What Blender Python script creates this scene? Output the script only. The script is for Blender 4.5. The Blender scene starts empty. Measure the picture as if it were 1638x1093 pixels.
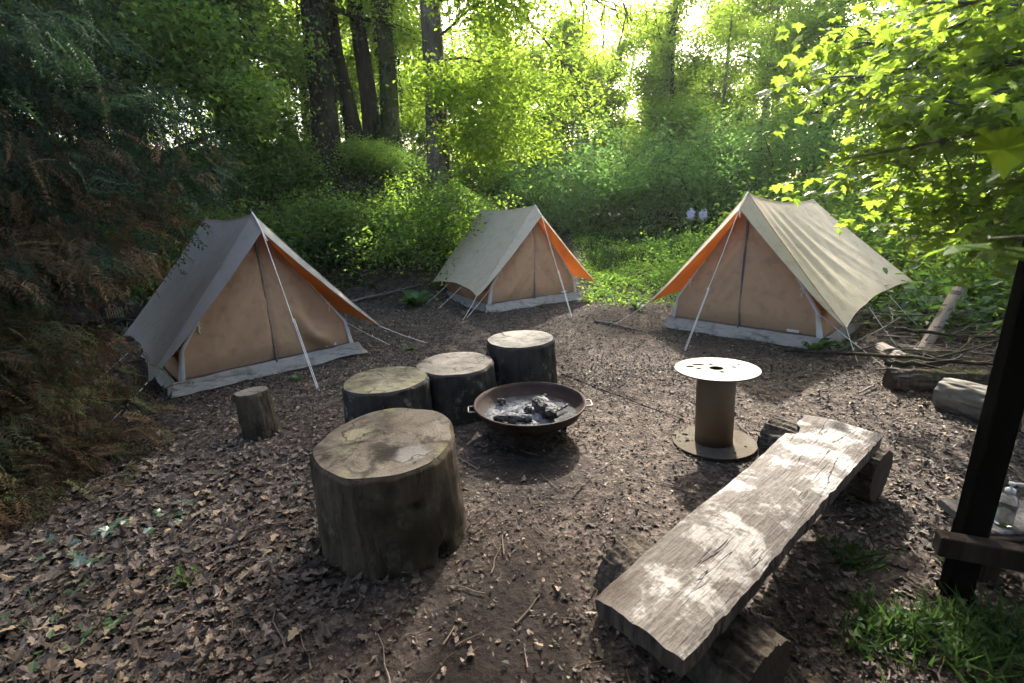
import bpy, math, random
import numpy as np
from mathutils import Matrix, Vector, Euler
PI = math.pi
random.seed(7)
RNG = np.random.default_rng(11)
SC = bpy.context.scene
COL = SC.collection

# ------------------------------------------------------------------ mesh tools
class MB:
    """collects vertices and faces; build() links them as ONE mesh object"""
    def __init__(s):
        s.V, s.F, s.T, s.n = [], [], [], 0
    def add(s, V, F, mat=0, tint=0.5, smooth=False):
        V = np.asarray(V, float).reshape(-1, 3)
        if not isinstance(F, list) or (len(F) and not isinstance(F[0], np.ndarray)):
            by = {}
            for f in F:
                by.setdefault(len(f), []).append(f)
            F = [np.array(v, int) for v in by.values()]
        for f in F:
            if len(f):
                s.F.append((f + s.n, mat, smooth))
        t = np.broadcast_to(np.asarray(tint, float), (len(V),))
        s.V.append(V); s.T.append(t); s.n += len(V)
        return s
    def build(s, name, mats, parent=None):
        me = bpy.data.meshes.new(name)
        V = np.concatenate(s.V); T = np.concatenate(s.T)
        me.vertices.add(len(V)); me.vertices.foreach_set('co', V.ravel().astype(np.float32))
        loops = np.concatenate([f.ravel() for f, _, _ in s.F]).astype(np.int32)
        lens = np.concatenate([np.full(len(f), f.shape[1]) for f, _, _ in s.F])
        mi = np.concatenate([np.full(len(f), m) for f, m, _ in s.F]).astype(np.int32)
        sm = np.concatenate([np.full(len(f), k) for f, _, k in s.F]).astype(bool)
        starts = np.concatenate([[0], np.cumsum(lens)[:-1]]).astype(np.int32)
        me.loops.add(len(loops)); me.loops.foreach_set('vertex_index', loops)
        me.polygons.add(len(lens)); me.polygons.foreach_set('loop_start', starts)
        me.polygons.foreach_set('material_index', mi)
        me.polygons.foreach_set('use_smooth', sm)
        me.update(calc_edges=True)
        a = me.attributes.new('tint', 'FLOAT', 'POINT'); a.data.foreach_set('value', T.astype(np.float32))
        if not isinstance(mats, (list, tuple)):
            mats = [mats]
        for m in mats:
            me.materials.append(m)
        o = bpy.data.objects.new(name, me); COL.objects.link(o)
        if parent is not None:
            o.parent = parent
        return o

def tag(o, label=None, cat=None, group=None, kind=None):
    if label: o['label'] = label
    if cat: o['category'] = cat
    if group: o['group'] = group
    if kind: o['kind'] = kind
    return o

def thing(name, label, cat, loc=(0, 0, 0), rz=0.0, group=None):
    o = bpy.data.objects.new(name, None); COL.objects.link(o)
    o.empty_display_size = 0.1
    o.location = loc; o.rotation_euler = (0, 0, rz)
    return tag(o, label, cat, group)

def grid_faces(nu, nv, wrap=False):
    """quads of a grid with index i*nv+j"""
    i, j = np.meshgrid(np.arange(nu if wrap else nu - 1), np.arange(nv - 1), indexing='ij')
    i2 = (i + 1) % nu
    return np.stack([i * nv + j, i2 * nv + j, i2 * nv + j + 1, i * nv + j + 1], -1).reshape(-1, 4)

def sheet(mb, fn, nu, nv, mat=0, smooth=True, tint=.5, flip=False):
    u, v = np.meshgrid(np.linspace(0, 1, nu), np.linspace(0, 1, nv), indexing='ij')
    P = fn(u.ravel(), v.ravel())
    F = grid_faces(nu, nv)
    mb.add(P, [F[:, ::-1] if flip else F], mat, tint, smooth)

def nrm(v):
    v = np.asarray(v, float); return v / max(1e-9, np.linalg.norm(v))

def tube(mb, pts, rad, seg=6, mat=0, caps=True, smooth=True, tint=.5, rough=0.0, rng=None, spin=0.0):
    pts = np.asarray(pts, float); n = len(pts)
    rad = np.broadcast_to(np.asarray(rad, float), (n,))
    t = np.gradient(pts, axis=0); t /= np.linalg.norm(t, axis=1)[:, None] + 1e-12
    a = np.array([0, 0, 1.0]) if abs(t[0][2]) < .9 else np.array([1.0, 0, 0])
    u = nrm(np.cross(t[0], a)); U = [u]
    for k in range(1, n):
        u = nrm(U[-1] - t[k] * np.dot(U[-1], t[k])); U.append(u)
    U = np.array(U); W = np.cross(t, U)
    an = np.linspace(0, 2 * PI, seg, endpoint=False) + spin
    rr = rad[:, None] * np.ones((n, seg))
    if rough:
        rr = rr * (1 + rough * ((rng or RNG).standard_normal((n, seg)) * .5 + (rng or RNG).standard_normal(seg)[None, :] * .7))
    P = pts[:, None] + rr[..., None] * (np.cos(an)[None, :, None] * U[:, None] + np.sin(an)[None, :, None] * W[:, None])
    i, j = np.meshgrid(np.arange(n - 1), np.arange(seg), indexing='ij'); j2 = (j + 1) % seg
    F = np.stack([i * seg + j, i * seg + j2, (i + 1) * seg + j2, (i + 1) * seg + j], -1).reshape(-1, 4)
    fs = [F]
    mb.add(P.reshape(-1, 3), fs, mat, tint, smooth)
    if caps:
        mb.add(P[0], [np.arange(seg)[::-1].reshape(1, -1)], mat, tint)
        mb.add(P[-1], [np.arange(seg).reshape(1, -1)], mat, tint)

def box(mb, c, s, mat=0, rot=None, bev=0.0, tint=.5):
    """box, optionally with chamfered long edges (bev)"""
    c = np.asarray(c, float); x, y, z = np.asarray(s, float) / 2
    if bev:
        b = min(bev, x * .9, y * .9, z * .9)
        prof = np.array([[-x + b, -z], [x - b, -z], [x, -z + b], [x, z - b], [x - b, z], [-x + b, z], [-x, z - b], [-x, -z + b]])
        ys = [(-y, b), (-y + b, 0), (y - b, 0), (y, b)]
        P = []
        for yy, k in ys:
            sc = np.array([(x - k) / x, (z - k) / z])
            P.append(np.column_stack([prof[:, 0] * sc[0], np.full(8, yy), prof[:, 1] * sc[1]]))
        P = np.concatenate(P)
        F = []
        for i in range(3):
            for j in range(8):
                j2 = (j + 1) % 8
                F.append((i * 8 + j, i * 8 + j2, (i + 1) * 8 + j2, (i + 1) * 8 + j))
        F.append(tuple(range(7, -1, -1))); F.append(tuple(range(24, 32)))
    else:
        P = np.array([[sx * x, sy * y, sz * z] for sz in (-1, 1) for sy in (-1, 1) for sx in (-1, 1)])
        F = [(0, 2, 3, 1), (4, 5, 7, 6), (0, 1, 5, 4), (2, 6, 7, 3), (0, 4, 6, 2), (1, 3, 7, 5)]
    if rot is not None:
        P = P @ np.array(rot).T
    mb.add(P + c, F, mat, tint)

def lathe(mb, prof, seg=48, mat=0, smooth=True, tint=.5, c=(0, 0, 0)):
    prof = np.asarray(prof, float); a = np.linspace(0, 2 * PI, seg, endpoint=False)
    P = np.stack([np.cos(a)[:, None] * prof[None, :, 0], np.sin(a)[:, None] * prof[None, :, 0], np.ones((seg, 1)) * prof[None, :, 1]], -1)
    mb.add(P.reshape(-1, 3) + np.asarray(c, float), [grid_faces(seg, len(prof), True)], mat, tint, smooth)

def rotz(a): c, s = math.cos(a), math.sin(a); return np.array([[c, -s, 0], [s, c, 0], [0, 0, 1.0]])
def rotx(a): c, s = math.cos(a), math.sin(a); return np.array([[1.0, 0, 0], [0, c, -s], [0, s, c]])
def roty(a): c, s = math.cos(a), math.sin(a); return np.array([[c, 0, s], [0, 1.0, 0], [-s, 0, c]])

def sstep(a, b, x):
    t = np.clip((np.asarray(x, float) - a) / (b - a), 0, 1); return t * t * (3 - 2 * t)

_LAT = np.random.default_rng(3).random((64, 64))
def vnoise(x, y):
    """2-D value noise in 0..1"""
    x = np.asarray(x, float); y = np.asarray(y, float)
    xi = np.floor(x).astype(int); yi = np.floor(y).astype(int); fx = x - xi; fy = y - yi
    fx = fx * fx * (3 - 2 * fx); fy = fy * fy * (3 - 2 * fy)
    g = lambda a, b: _LAT[a % 64, b % 64]
    return (g(xi, yi) * (1 - fx) + g(xi + 1, yi) * fx) * (1 - fy) + (g(xi, yi + 1) * (1 - fx) + g(xi + 1, yi + 1) * fx) * fy
def fbm(x, y, o=4):
    s = 0; a = .5
    for k in range(o):
        s = s + a * vnoise(x * 2 ** k + 17.3 * k, y * 2 ** k + 9.1 * k); a *= .5
    return s / (1 - .5 ** o)

# ------------------------------------------------------------------ materials
class Mat:
    def __init__(s, name):
        s.m = bpy.data.materials.new(name); s.m.use_nodes = True
        s.nt = s.m.node_tree; s.nt.nodes.clear()
        s.out = s.n('ShaderNodeOutputMaterial')
        s.tc = s.n('ShaderNodeTexCoord')
    def n(s, t, **kw):
        nd = s.nt.nodes.new(t)
        for k, v in kw.items(): setattr(nd, k, v)
        return nd
    def set(s, sock, v):
        if isinstance(v, bpy.types.NodeSocket): s.nt.links.new(v, sock)
        elif isinstance(v, (tuple, list)) and len(v) == 3 and sock.type == 'RGBA': sock.default_value = (*v, 1)
        else: sock.default_value = v
    def obj(s): return s.tc.outputs['Object']
    def attr(s, name='tint'): return s.n('ShaderNodeAttribute', attribute_name=name).outputs['Fac']
    def mapv(s, scale=(1, 1, 1), v=None, rot=(0, 0, 0)):
        k = s.n('ShaderNodeMapping'); s.set(k.inputs['Vector'], v or s.obj()); k.inputs['Scale'].default_value = scale; k.inputs['Rotation'].default_value = rot
        return k.outputs['Vector']
    def noise(s, scale, detail=4, v=None, rough=.55, dist=0.0, col=False):
        k = s.n('ShaderNodeTexNoise'); s.set(k.inputs['Vector'], v or s.obj())
        k.inputs['Scale'].default_value = scale; k.inputs['Detail'].default_value = detail
        k.inputs['Roughness'].default_value = rough; k.inputs['Distortion'].default_value = dist
        return k.outputs['Color' if col else 'Fac']
    def voro(s, scale, v=None, feature='F1', out='Distance'):
        k = s.n('ShaderNodeTexVoronoi', feature=feature); s.set(k.inputs['Vector'], v or s.obj()); k.inputs['Scale'].default_value = scale
        return k.outputs[out]
    def ramp(s, fac, stops, interp='LINEAR'):
        k = s.n('ShaderNodeValToRGB'); s.set(k.inputs['Fac'], fac); cr = k.color_ramp; cr.interpolation = interp
        while len(cr.elements) < len(stops): cr.elements.new(.5)
        for e, (p, c) in zip(cr.elements, stops):
            e.position = p; e.color = (c, c, c, 1) if isinstance(c, (int, float)) else (*c, 1)
        return k.outputs['Color']
    def mix(s, fac, a, b, bt='MIX'):
        k = s.n('ShaderNodeMix', data_type='RGBA', blend_type=bt); s.set(k.inputs['Factor'], fac); s.set(k.inputs[6], a); s.set(k.inputs[7], b)
        return k.outputs[2]
    def math(s, op, a, b=0.0, c=0.0):
        k = s.n('ShaderNodeMath', operation=op); s.set(k.inputs[0], a); s.set(k.inputs[1], b); s.set(k.inputs[2], c)
        return k.outputs[0]
    def sep(s, v):
        k = s.n('ShaderNodeSeparateXYZ'); s.set(k.inputs[0], v); return k.outputs
    def length(s, v):
        k = s.n('ShaderNodeVectorMath', operation='LENGTH'); s.set(k.inputs[0], v); return k.outputs['Value']
    def bump(s, h, strength=.5, dist=.02, prev=None):
        k = s.n('ShaderNodeBump'); s.set(k.inputs['Height'], h); k.inputs['Strength'].default_value = strength; k.inputs['Distance'].default_value = dist
        if prev is not None: s.set(k.inputs['Normal'], prev)
        return k.outputs['Normal']
    def pbsdf(s, col, rough=.8, normal=None, spec=.3, metal=0.0, **kw):
        k = s.n('ShaderNodeBsdfPrincipled'); s.set(k.inputs['Base Color'], col); s.set(k.inputs['Roughness'], rough)
        k.inputs['Specular IOR Level'].default_value = spec; s.set(k.inputs['Metallic'], metal)
        if normal is not None: s.set(k.inputs['Normal'], normal)
        for a, v in kw.items(): s.set(k.inputs[a.replace('_', ' ')], v)
        return k.outputs[0]
    def done(s, sh):
        s.nt.links.new(sh, s.out.inputs['Surface']); return s.m

def leaf_mat(name, dark, light, trans, tfac=.5, gloss=.03, rough=.45):
    m = Mat(name); t = m.attr()
    col = m.mix(t, dark, light)
    n = m.noise(3.0, 2, v=m.tc.outputs['Object'])
    col = m.mix(m.math('MULTIPLY', n, .35), col, tuple(min(1, c * 1.6) for c in light))
    tcol = m.mix(t, tuple(c * .6 for c in trans), trans)
    d = m.n('ShaderNodeBsdfDiffuse'); m.set(d.inputs[0], col)
    tr = m.n('ShaderNodeBsdfTranslucent'); m.set(tr.inputs[0], tcol)
    x = m.n('ShaderNodeMixShader'); x.inputs[0].default_value = tfac
    m.nt.links.new(d.outputs[0], x.inputs[1]); m.nt.links.new(tr.outputs[0], x.inputs[2])
    g = m.n('ShaderNodeBsdfGlossy'); g.inputs['Roughness'].default_value = rough; g.inputs[0].default_value = (1, 1, 1, 1)
    y = m.n('ShaderNodeMixShader'); y.inputs[0].default_value = gloss
    m.nt.links.new(x.outputs[0], y.inputs[1]); m.nt.links.new(g.outputs[0], y.inputs[2])
    return m.done(y.outputs[0])

def bark_mat(name, a, b, moss=0.0, scale=1.0, mosscol=(.06, .075, .02), rough=1.0, spec=.12):
    m = Mat(name)
    v = m.mapv((1, 1, .18))
    n1 = m.noise(22 * scale, 6, v=v, rough=.65)
    n2 = m.noise(3 * scale, 4, v=m.mapv((1, 1, .5)))
    col = m.mix(m.ramp(n1, [(.35, 0), (.65, 1)]), a, b)
    col = m.mix(m.ramp(n2, [(.4, 0), (.7, .7)]), col, tuple(c * .55 for c in a))
    if moss:
        col = m.mix(m.ramp(m.noise(4, 5), [(.62 - moss * .3, 0), (.8 - moss * .3, moss)]), col, mosscol)
    vo = m.voro(26 * scale, v=m.mapv((1, 1, .2)))
    h = m.math('ADD', n1, m.math('MULTIPLY', vo, .6))
    return m.done(m.pbsdf(col, .95, m.bump(h, .8 * rough, .02), spec))

def cloth_mat(name, col, var=.12, trans=(0, 0, 0), tfac=0.0, dirt=.25, dirtcol=(.12, .10, .07), spots=0.0, rough=.85, base_dirt=None):
    m = Mat(name)
    n = m.noise(1.7, 5, rough=.6); n2 = m.noise(9, 4)
    c = m.mix(m.math('MULTIPLY', n, var * 2), col, tuple(k * .55 for k in col))
    c = m.mix(m.math('MULTIPLY', m.ramp(n2, [(.5, 0), (.75, 1)]), dirt), c, dirtcol)
    st = m.noise(2.2, 6, v=m.mapv((3, 3, .5)), rough=.7)
    c = m.mix(m.math('MULTIPLY', m.ramp(st, [(.55, 0), (.75, 1)]), dirt * .8), c, tuple(k * .6 for k in col))
    if spots:
        vo = m.voro(17)
        sel = m.noise(2.5, 2)
        sp = m.math('MULTIPLY', m.ramp(vo, [(.10, 1), (.16, 0)]), m.ramp(sel, [(.47, 0), (.6, spots)]))
        c = m.mix(sp, c, (.05, .045, .03))
    if base_dirt:
        z = m.sep(m.obj())[2]
        e = m.math('ADD', z, m.math('MULTIPLY', n2, .25))
        c = m.mix(m.ramp(e, [(base_dirt * .4, .75), (base_dirt + .12, 0)]), c, dirtcol)
    cr1 = m.math('ABSOLUTE', m.math('SUBTRACT', m.noise(2.6, 3, v=m.mapv((1, 1, .6), rot=(.3, .5, .2))), .5)); crs = m.ramp(cr1, [(.0, 1), (.035, 0)])
    w = m.noise(420, 2); nb = m.bump(w, .15, .002)
    nb = m.bump(m.noise(5, 4, rough=.6), .3, .02, nb); nb = m.bump(crs, .18, .006, nb)
    sh = m.pbsdf(c, rough, nb, .15)
    if tfac:
        t = m.n('ShaderNodeBsdfTranslucent'); m.set(t.inputs[0], trans)
        x = m.n('ShaderNodeMixShader'); x.inputs[0].default_value = tfac
        m.nt.links.new(sh, x.inputs[1]); m.nt.links.new(t.outputs[0], x.inputs[2]); sh = x.outputs[0]
    return m.done(sh)

def cut_mat(name, base, dark, stain=.5, lichen=.3, cracks=True, seedv=0.0, blots=()):
    """sawn end of a log, rings about the local z axis"""
    m = Mat(name)
    v = m.mapv((1, 1, 1)); off = m.n('ShaderNodeVectorMath', operation='ADD'); m.set(off.inputs[0], v); off.inputs[1].default_value = (seedv, seedv * .7, 0)
    nv = off.outputs[0]
    sx = m.sep(m.obj())
    r = m.math('SQRT', m.math('ADD', m.math('MULTIPLY', sx[0], sx[0]), m.math('MULTIPLY', sx[1], sx[1])))
    rn = m.math('ADD', r, m.math('MULTIPLY', m.noise(4, 3, v=nv), .10))
    ring = m.math('SINE', m.math('MULTIPLY', rn, 260.0))
    ring2 = m.math('SINE', m.math('MULTIPLY', rn, 70.0))
    c = m.mix(m.math('MULTIPLY_ADD', ring, .07, .10), base, dark)
    c = m.mix(m.math('MULTIPLY_ADD', ring2, .12, .13), c, dark)
    c = m.mix(m.ramp(m.noise(3.3, 6, v=nv, rough=.65), [(.42, 0), (.68, .85)]), c, tuple(k * .75 for k in dark))
    c = m.mix(m.math('MULTIPLY', m.ramp(m.noise(5.5, 7, v=nv, rough=.7, dist=.6), [(.52, 0), (.60, 1)]), stain), c, (.035, .03, .025))
    c = m.mix(m.math('MULTIPLY', m.ramp(m.noise(4.2, 7, v=m.mapv((1, 1, 1), rot=(1, 2, 0)), rough=.7), [(.55, 0), (.66, 1)]), lichen), c, (.23, .225, .10))
    c = m.mix(m.math('MULTIPLY', m.ramp(m.noise(40, 4, v=nv), [(.55, 0), (.7, 1)]), .5), c, dark)
    for (bx, by, br, bc, bs) in blots:
        dd = m.n('ShaderNodeVectorMath', operation='DISTANCE'); m.set(dd.inputs[0], m.obj()); m.set(dd.inputs[1], m.n('ShaderNodeCombineXYZ').outputs[0]); cb = dd.inputs[1].links[0].from_node
        cb.inputs[0].default_value = bx; cb.inputs[1].default_value = by; m.set(cb.inputs[2], sx[2])
        e = m.math('ADD', dd.outputs['Value'], m.math('MULTIPLY_ADD', m.noise(17, 8, v=nv, rough=.75), .20, -.10))
        c = m.mix(m.ramp(e, [(br * .55, bs), (br * 1.1, 0)]), c, bc)
    ang = m.math('ARCTAN2', sx[1], sx[0])
    if cracks:
        k = m.math('ADD', m.math('MULTIPLY', ang, 2.5), m.math('MULTIPLY', m.noise(2.5, 3, v=nv), 5.0))
        cr = m.math('POWER', m.math('ABSOLUTE', m.math('SINE', k)), 60.0)
        cr = m.math('MULTIPLY', cr, m.ramp(m.noise(6, 3, v=nv), [(.45, 0), (.6, 1)]))
        c = m.mix(m.math('MULTIPLY', cr, .8), c, (.02, .016, .012))
    c = m.mix(m.ramp(r, [(.0, .6), (.03, 0)]), c, (.04, .03, .02))
    ck = m.math('ABSOLUTE', m.math('SUBTRACT', m.noise(2.4, 5, v=nv, rough=.5), .5)); ckm = m.ramp(ck, [(.0, .9), (.012, 0)])
    c = m.mix(m.math('MULTIPLY', ckm, m.ramp(m.noise(3.5, 2, v=nv), [(.48, 0), (.58, 1)])), c, (.018, .014, .01))
    c = m.mix(m.math('MULTIPLY', m.ramp(m.noise(120, 3, v=nv), [(.5, 0), (.7, 1)]), .45), c, tuple(k * .45 for k in dark))
    h = m.math('ADD', m.noise(60, 4, v=nv), m.math('MULTIPLY', ring, .08))
    return m.done(m.pbsdf(c, .85, m.bump(h, .5, .006), .1))

M = {}
M['fly'] = cloth_mat('flysheet_canvas', (.64, .555, .41), .15, (.60, .45, .25), .30, .35, (.16, .13, .09), spots=.8)
M['fly_shaded'] = cloth_mat('flysheet_shaded_canvas', (.355, .345, .318), .15, (.5, .36, .2), .25, .35, (.14, .12, .10), spots=.5)  # flysheet canvas with the left tent's shade put into its colour
M['orange'] = cloth_mat('orange_lining', (.58, .215, .07), .12, (.72, .26, .06), .5, .1)
M['inner'] = cloth_mat('brown_canvas', (.53, .33, .195), .14, (.3, .16, .07), .10, .30, (.10, .065, .04), base_dirt=.32)
M['flap'] = cloth_mat('groundsheet_flap', (.34, .315, .275), .22, (0, 0, 0), 0, .8, (.13, .115, .09), rough=.6)
M['tape'] = cloth_mat('white_tape', (.62, .62, .60), .1, dirt=.3)
M['rope'] = cloth_mat('white_rope', (.66, .64, .60), .1, dirt=.15)
M['zip'] = cloth_mat('zip_tape', (.10, .10, .16), .1, dirt=.3)
M['bark'] = bark_mat('grey_brown_bark', (.075, .06, .048), (.19, .16, .13))
M['bark_dark'] = bark_mat('dark_bark', (.018, .015, .012), (.05, .042, .034), moss=.4)
M['bark_pale'] = bark_mat('pale_bark', (.10, .09, .075), (.24, .22, .19), moss=.25, scale=1.4)
M['bark_ivy'] = bark_mat('mossy_bark', (.05, .045, .035), (.12, .10, .08), moss=.9)

def stump_bark(name, a, b, tone=.5, seedv=0.0):
    m = Mat(name)
    v = m.mapv((1, 1, .12))
    n1 = m.noise(14, 6, v=v, rough=.65); n2 = m.noise(2.6, 6, rough=.6); n3 = m.noise(34, 4)
    c = m.mix(m.ramp(n1, [(.3, 0), (.7, 1)]), a, b)
    c = m.mix(m.ramp(n2, [(.45, 0), (.62, .8)]), c, tuple(k * .4 for k in a))
    c = m.mix(m.math('MULTIPLY', m.ramp(m.noise(7, 6, rough=.7), [(.58, 0), (.66, 1)]), tone), c, (.20, .19, .165))
    c = m.mix(m.math('MULTIPLY', m.ramp(n3, [(.55, 0), (.7, 1)]), .4), c, tuple(k * .5 for k in a))
    c = m.mix(m.math('MULTIPLY', m.ramp(m.noise(1.8, 4), [(.5, 0), (.68, 1)]), .22), c, (.055, .052, .026))
    ck = m.ramp(m.math('ABSOLUTE', m.math('SUBTRACT', m.noise(5.0, 5, v=m.mapv((1.6, 1.6, .22))), .5)), [(.0, 1), (.02, 0)])
    c = m.mix(m.math('MULTIPLY', ck, .4), c, tuple(k * .4 for k in a))
    h = m.math('SUBTRACT', m.math('ADD', n1, m.math('MULTIPLY', n3, .45)), m.math('MULTIPLY', ck, .6))
    return m.done(m.pbsdf(c, .85, m.bump(h, .55, .012), .1))
M['stump_bark'] = stump_bark('old_stump_bark', (.048, .037, .025), (.10, .080, .056), .3)
M['stump_bark_dark'] = stump_bark('black_stump_bark', (.022, .021, .02), (.045, .042, .039), .6)
M['log_bark'] = bark_mat('rough_log_bark', (.035, .028, .022), (.13, .11, .088), scale=1.6)
M['moss_bark'] = bark_mat('moss_log_bark', (.03, .025, .02), (.08, .065, .05), moss=.0)
M['moss'] = bark_mat('moss_patch', (.05, .055, .012), (.14, .14, .03), scale=2)

# ------------------------------------------------------------------ terrain
def terrain(x, y):
    x = np.asarray(x, float); y = np.asarray(y, float)
    bw = sstep(2.0, -3.5, x)
    bank = 3.3 * bw * sstep(8.9, 13.0, y + .10 * np.minimum(0, x + 5) * -1)
    bank = bank * (1 - .55 * sstep(15, 30, y))
    left = sstep(-8, -13, x) * 2.2 * sstep(2, 8, y)
    slope = .09 * np.clip(y - 8.6, 0, 13) * (1 - bw)
    right = sstep(5.2, 11, x) * 1.5 * sstep(3, 8, y)
    far = 1.5 * sstep(25, 60, y)
    nz = (fbm(x * .35, y * .35, 3) - .5) * .10 * sstep(8, 12, np.hypot(x, y - 4)) * 4 + (fbm(x * 1.6 + 5, y * 1.6, 3) - .5) * .05
    return np.maximum(bank, left) + slope + right * .8 + far + nz

def gz(x, y): return float(terrain(x, y))
SKY_STR, SUN_STR, EXPOSURE = .15, 3.3, 2.45
HAZE = .0008
# ------------------------------------------------------------------ camera and light
cam = bpy.data.objects.new('camera', bpy.data.cameras.new('camera')); COL.objects.link(cam); SC.camera = cam
cam.data.sensor_width = 36; cam.data.lens = 757.1 * 36 / 1638
cam.matrix_world = Matrix.Translation((0, 0, 1.65)) @ Matrix.Rotation(PI / 2 - .2715, 4, 'X') @ Matrix.Rotation(-.0399, 4, 'Z')
cam.data.clip_start = .05; cam.data.clip_end = 600
cam.data.dof.use_dof = True; cam.data.dof.focus_distance = 3.4; cam.data.dof.aperture_fstop = 4.2

SUN_AZ, SUN_EL = math.radians(17), math.radians(38)      # azimuth measured from +Y towards +X
w = bpy.data.worlds.new('World'); SC.world = w; w.use_nodes = True
nt = w.node_tree; bg = nt.nodes['Background']
sky = nt.nodes.new('ShaderNodeTexSky'); sky.sky_type = 'NISHITA'; sky.sun_disc = False
sky.sun_elevation = SUN_EL; sky.sun_rotation = SUN_AZ; sky.air_density = 1.0; sky.dust_density = 5.0; sky.ozone_density = .3
nt.links.new(sky.outputs[0], bg.inputs[0]); bg.inputs[1].default_value = SKY_STR
sun = bpy.data.objects.new('sun', bpy.data.lights.new('sun', 'SUN')); COL.objects.link(sun)
sun.data.energy = SUN_STR; sun.data.angle = math.radians(1.0); sun.data.color = (1.0, .95, .86)
sd = Vector((math.sin(SUN_AZ) * math.cos(SUN_EL), math.cos(SUN_AZ) * math.cos(SUN_EL), math.sin(SUN_EL)))
sun.rotation_euler = sd.to_track_quat('Z', 'Y').to_euler()
SC.view_settings.view_transform = 'Standard'; SC.view_settings.look = 'None'; SC.view_settings.gamma = 1
SC.view_settings.exposure = EXPOSURE
cy = SC.cycles
SC.render.engine = 'CYCLES'
cy.use_denoising = True
try: cy.denoiser = 'OPENIMAGEDENOISE'
except Exception: pass
cy.max_bounces = 9; cy.diffuse_bounces = 6; cy.glossy_bounces = 2; cy.transmission_bounces = 8; cy.volume_bounces = 0; cy.transparent_max_bounces = 6
cy.sample_clamp_indirect = 6; cy.use_adaptive_sampling = True; cy.adaptive_threshold = .02
cy.caustics_reflective = False; cy.caustics_refractive = False

# ------------------------------------------------------------------ ground
m = Mat('forest_floor')
o = m.obj(); xyz = m.sep(o)
n1 = m.noise(.9, 6, rough=.6); n2 = m.noise(9, 6, rough=.65); n3 = m.noise(60, 5, rough=.7)
vo = m.voro(34, out='Color'); vd = m.voro(34)
soil = m.mix(m.ramp(n2, [(.3, 0), (.7, 1)]), (.022, .017, .014), (.070, .054, .044))
soil = m.mix(m.ramp(n1, [(.4, 0), (.65, .7)]), soil, (.042, .031, .025))
frag = m.mix(m.sep(vo)[0], (.040, .031, .026), (.22, .175, .145))
soil = m.mix(m.ramp(m.math('ADD', m.math('MULTIPLY', n3, .6), m.math('MULTIPLY', n2, .5)), [(.5, 0), (.66, .75)]), soil, frag)
# charcoal and trodden earth round the fire
dd = m.n('ShaderNodeVectorMath', operation='DISTANCE'); m.set(dd.inputs[0], o); dd.inputs[1].default_value = (.05, 2.75, 0)
dn = m.math('ADD', dd.outputs['Value'], m.math('MULTIPLY', n1, .9))
soil = m.mix(m.ramp(dn, [(.55, .85), (1.5, 0)]), soil, (.012, .011, .0105))
dd2 = m.n('ShaderNodeVectorMath', operation='DISTANCE'); m.set(dd2.inputs[0], m.mapv((1.4, .62, 1))); dd2.inputs[1].default_value = (-.15, .80, 0)
soil = m.mix(m.ramp(m.math('ADD', dd2.outputs['Value'], m.math('MULTIPLY', n1, .5)), [(.6, .9), (1.3, 0)]), soil, m.mix(n2, (.009, .0075, .0068), (.028, .022, .019)))
soil = m.mix(m.math('MULTIPLY', m.ramp(m.noise(26, 3), [(.62, 0), (.66, 1)]), .5), soil, (.014, .012, .011))
far = m.ramp(xyz[1], [(.0, 0), (1, 1)])
h = m.math('ADD', m.math('MULTIPLY', n2, .8), m.math('ADD', m.math('MULTIPLY', n3, .35), m.math('MULTIPLY', vd, .3)))
M['ground'] = m.done(m.pbsdf(soil, .92, m.bump(h, .9, .03), .12))
mb = MB()
u = np.linspace(-1, 1, 401); X = np.sign(u) * (9 * np.abs(u) + 12 * np.abs(u) ** 2 + 130 * np.abs(u) ** 6)
gx, gy = np.meshgrid(X, 4 + X, indexing='ij')
mb.add(np.stack([gx, gy, terrain(gx, gy)], -1).reshape(-1, 3), [grid_faces(401, 401)], 0, .5, True)
tag(mb.build('ground', M['ground']), kind='structure')

# ------------------------------------------------------------------ leaf templates
def fan(rim, z, ctr=(0, .5, 0)):
    V = np.array([ctr] + [(x, y, zz) for (x, y), zz in zip(rim, z)]); n = len(rim)
    F = np.array([(0, 1 + i, 1 + (i + 1) % n) for i in range(n)])
    return V, [F]
LEAF = (np.array([(0, 0, 0), (-.26, .28, .07), (-.22, .66, .05), (0, 1, -.05), (.22, .66, .05), (.26, .28, .07)], float), [np.array([(0, 3, 2, 1), (0, 5, 4, 3)])])
def sym(half):
    return half + [(-x, y) for x, y in half[::-1] if abs(x) > 1e-6]
OAK = sym([(0, 0), (.07, .12), (.2, .2), (.13, .33), (.3, .45), (.18, .55), (.3, .7), (.16, .78), (.14, .92), (0, 1)])
MAPLE = sym([(0, .0), (.20, -.08), (.40, .02), (.30, .14), (.56, .30), (.44, .38), (.62, .60), (.36, .58), (.24, .56), (.22, .80), (.09, .88), (0, 1.04)])
def tmpl(rim, curl, fold, ctr=(0, .45)):
    z = [fold * abs(x) + curl * (y - .45) ** 2 + .04 * math.sin(9 * x + 5 * y) for x, y in rim]
    return fan(rim, z, (ctr[0], ctr[1], 0))
OAKS = [tmpl(OAK, .5, .5), tmpl(OAK, -.5, .35), tmpl(OAK, .9, -.4)]
MAPLES = [tmpl(MAPLE, -.25, .22), tmpl(MAPLE, -.4, -.12)]
FRAG = [fan([(0, 0), (.3, .2), (.35, .6), (.05, 1), (-.3, .65), (-.22, .25)], [0, .2, .1, .05, .22, .1]), fan([(0, 0), (.18, .3), (.1, 1), (-.16, .7)], [0, .1, .05, .12])]
BLADE = (np.array([(-.04, 0, 0), (.04, 0, 0), (.03, .1, .45), (-.03, .1, .45), (0, .35, 1.0)], float), [np.array([(0, 1, 2, 3)]), np.array([(3, 2, 4)])])

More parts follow.
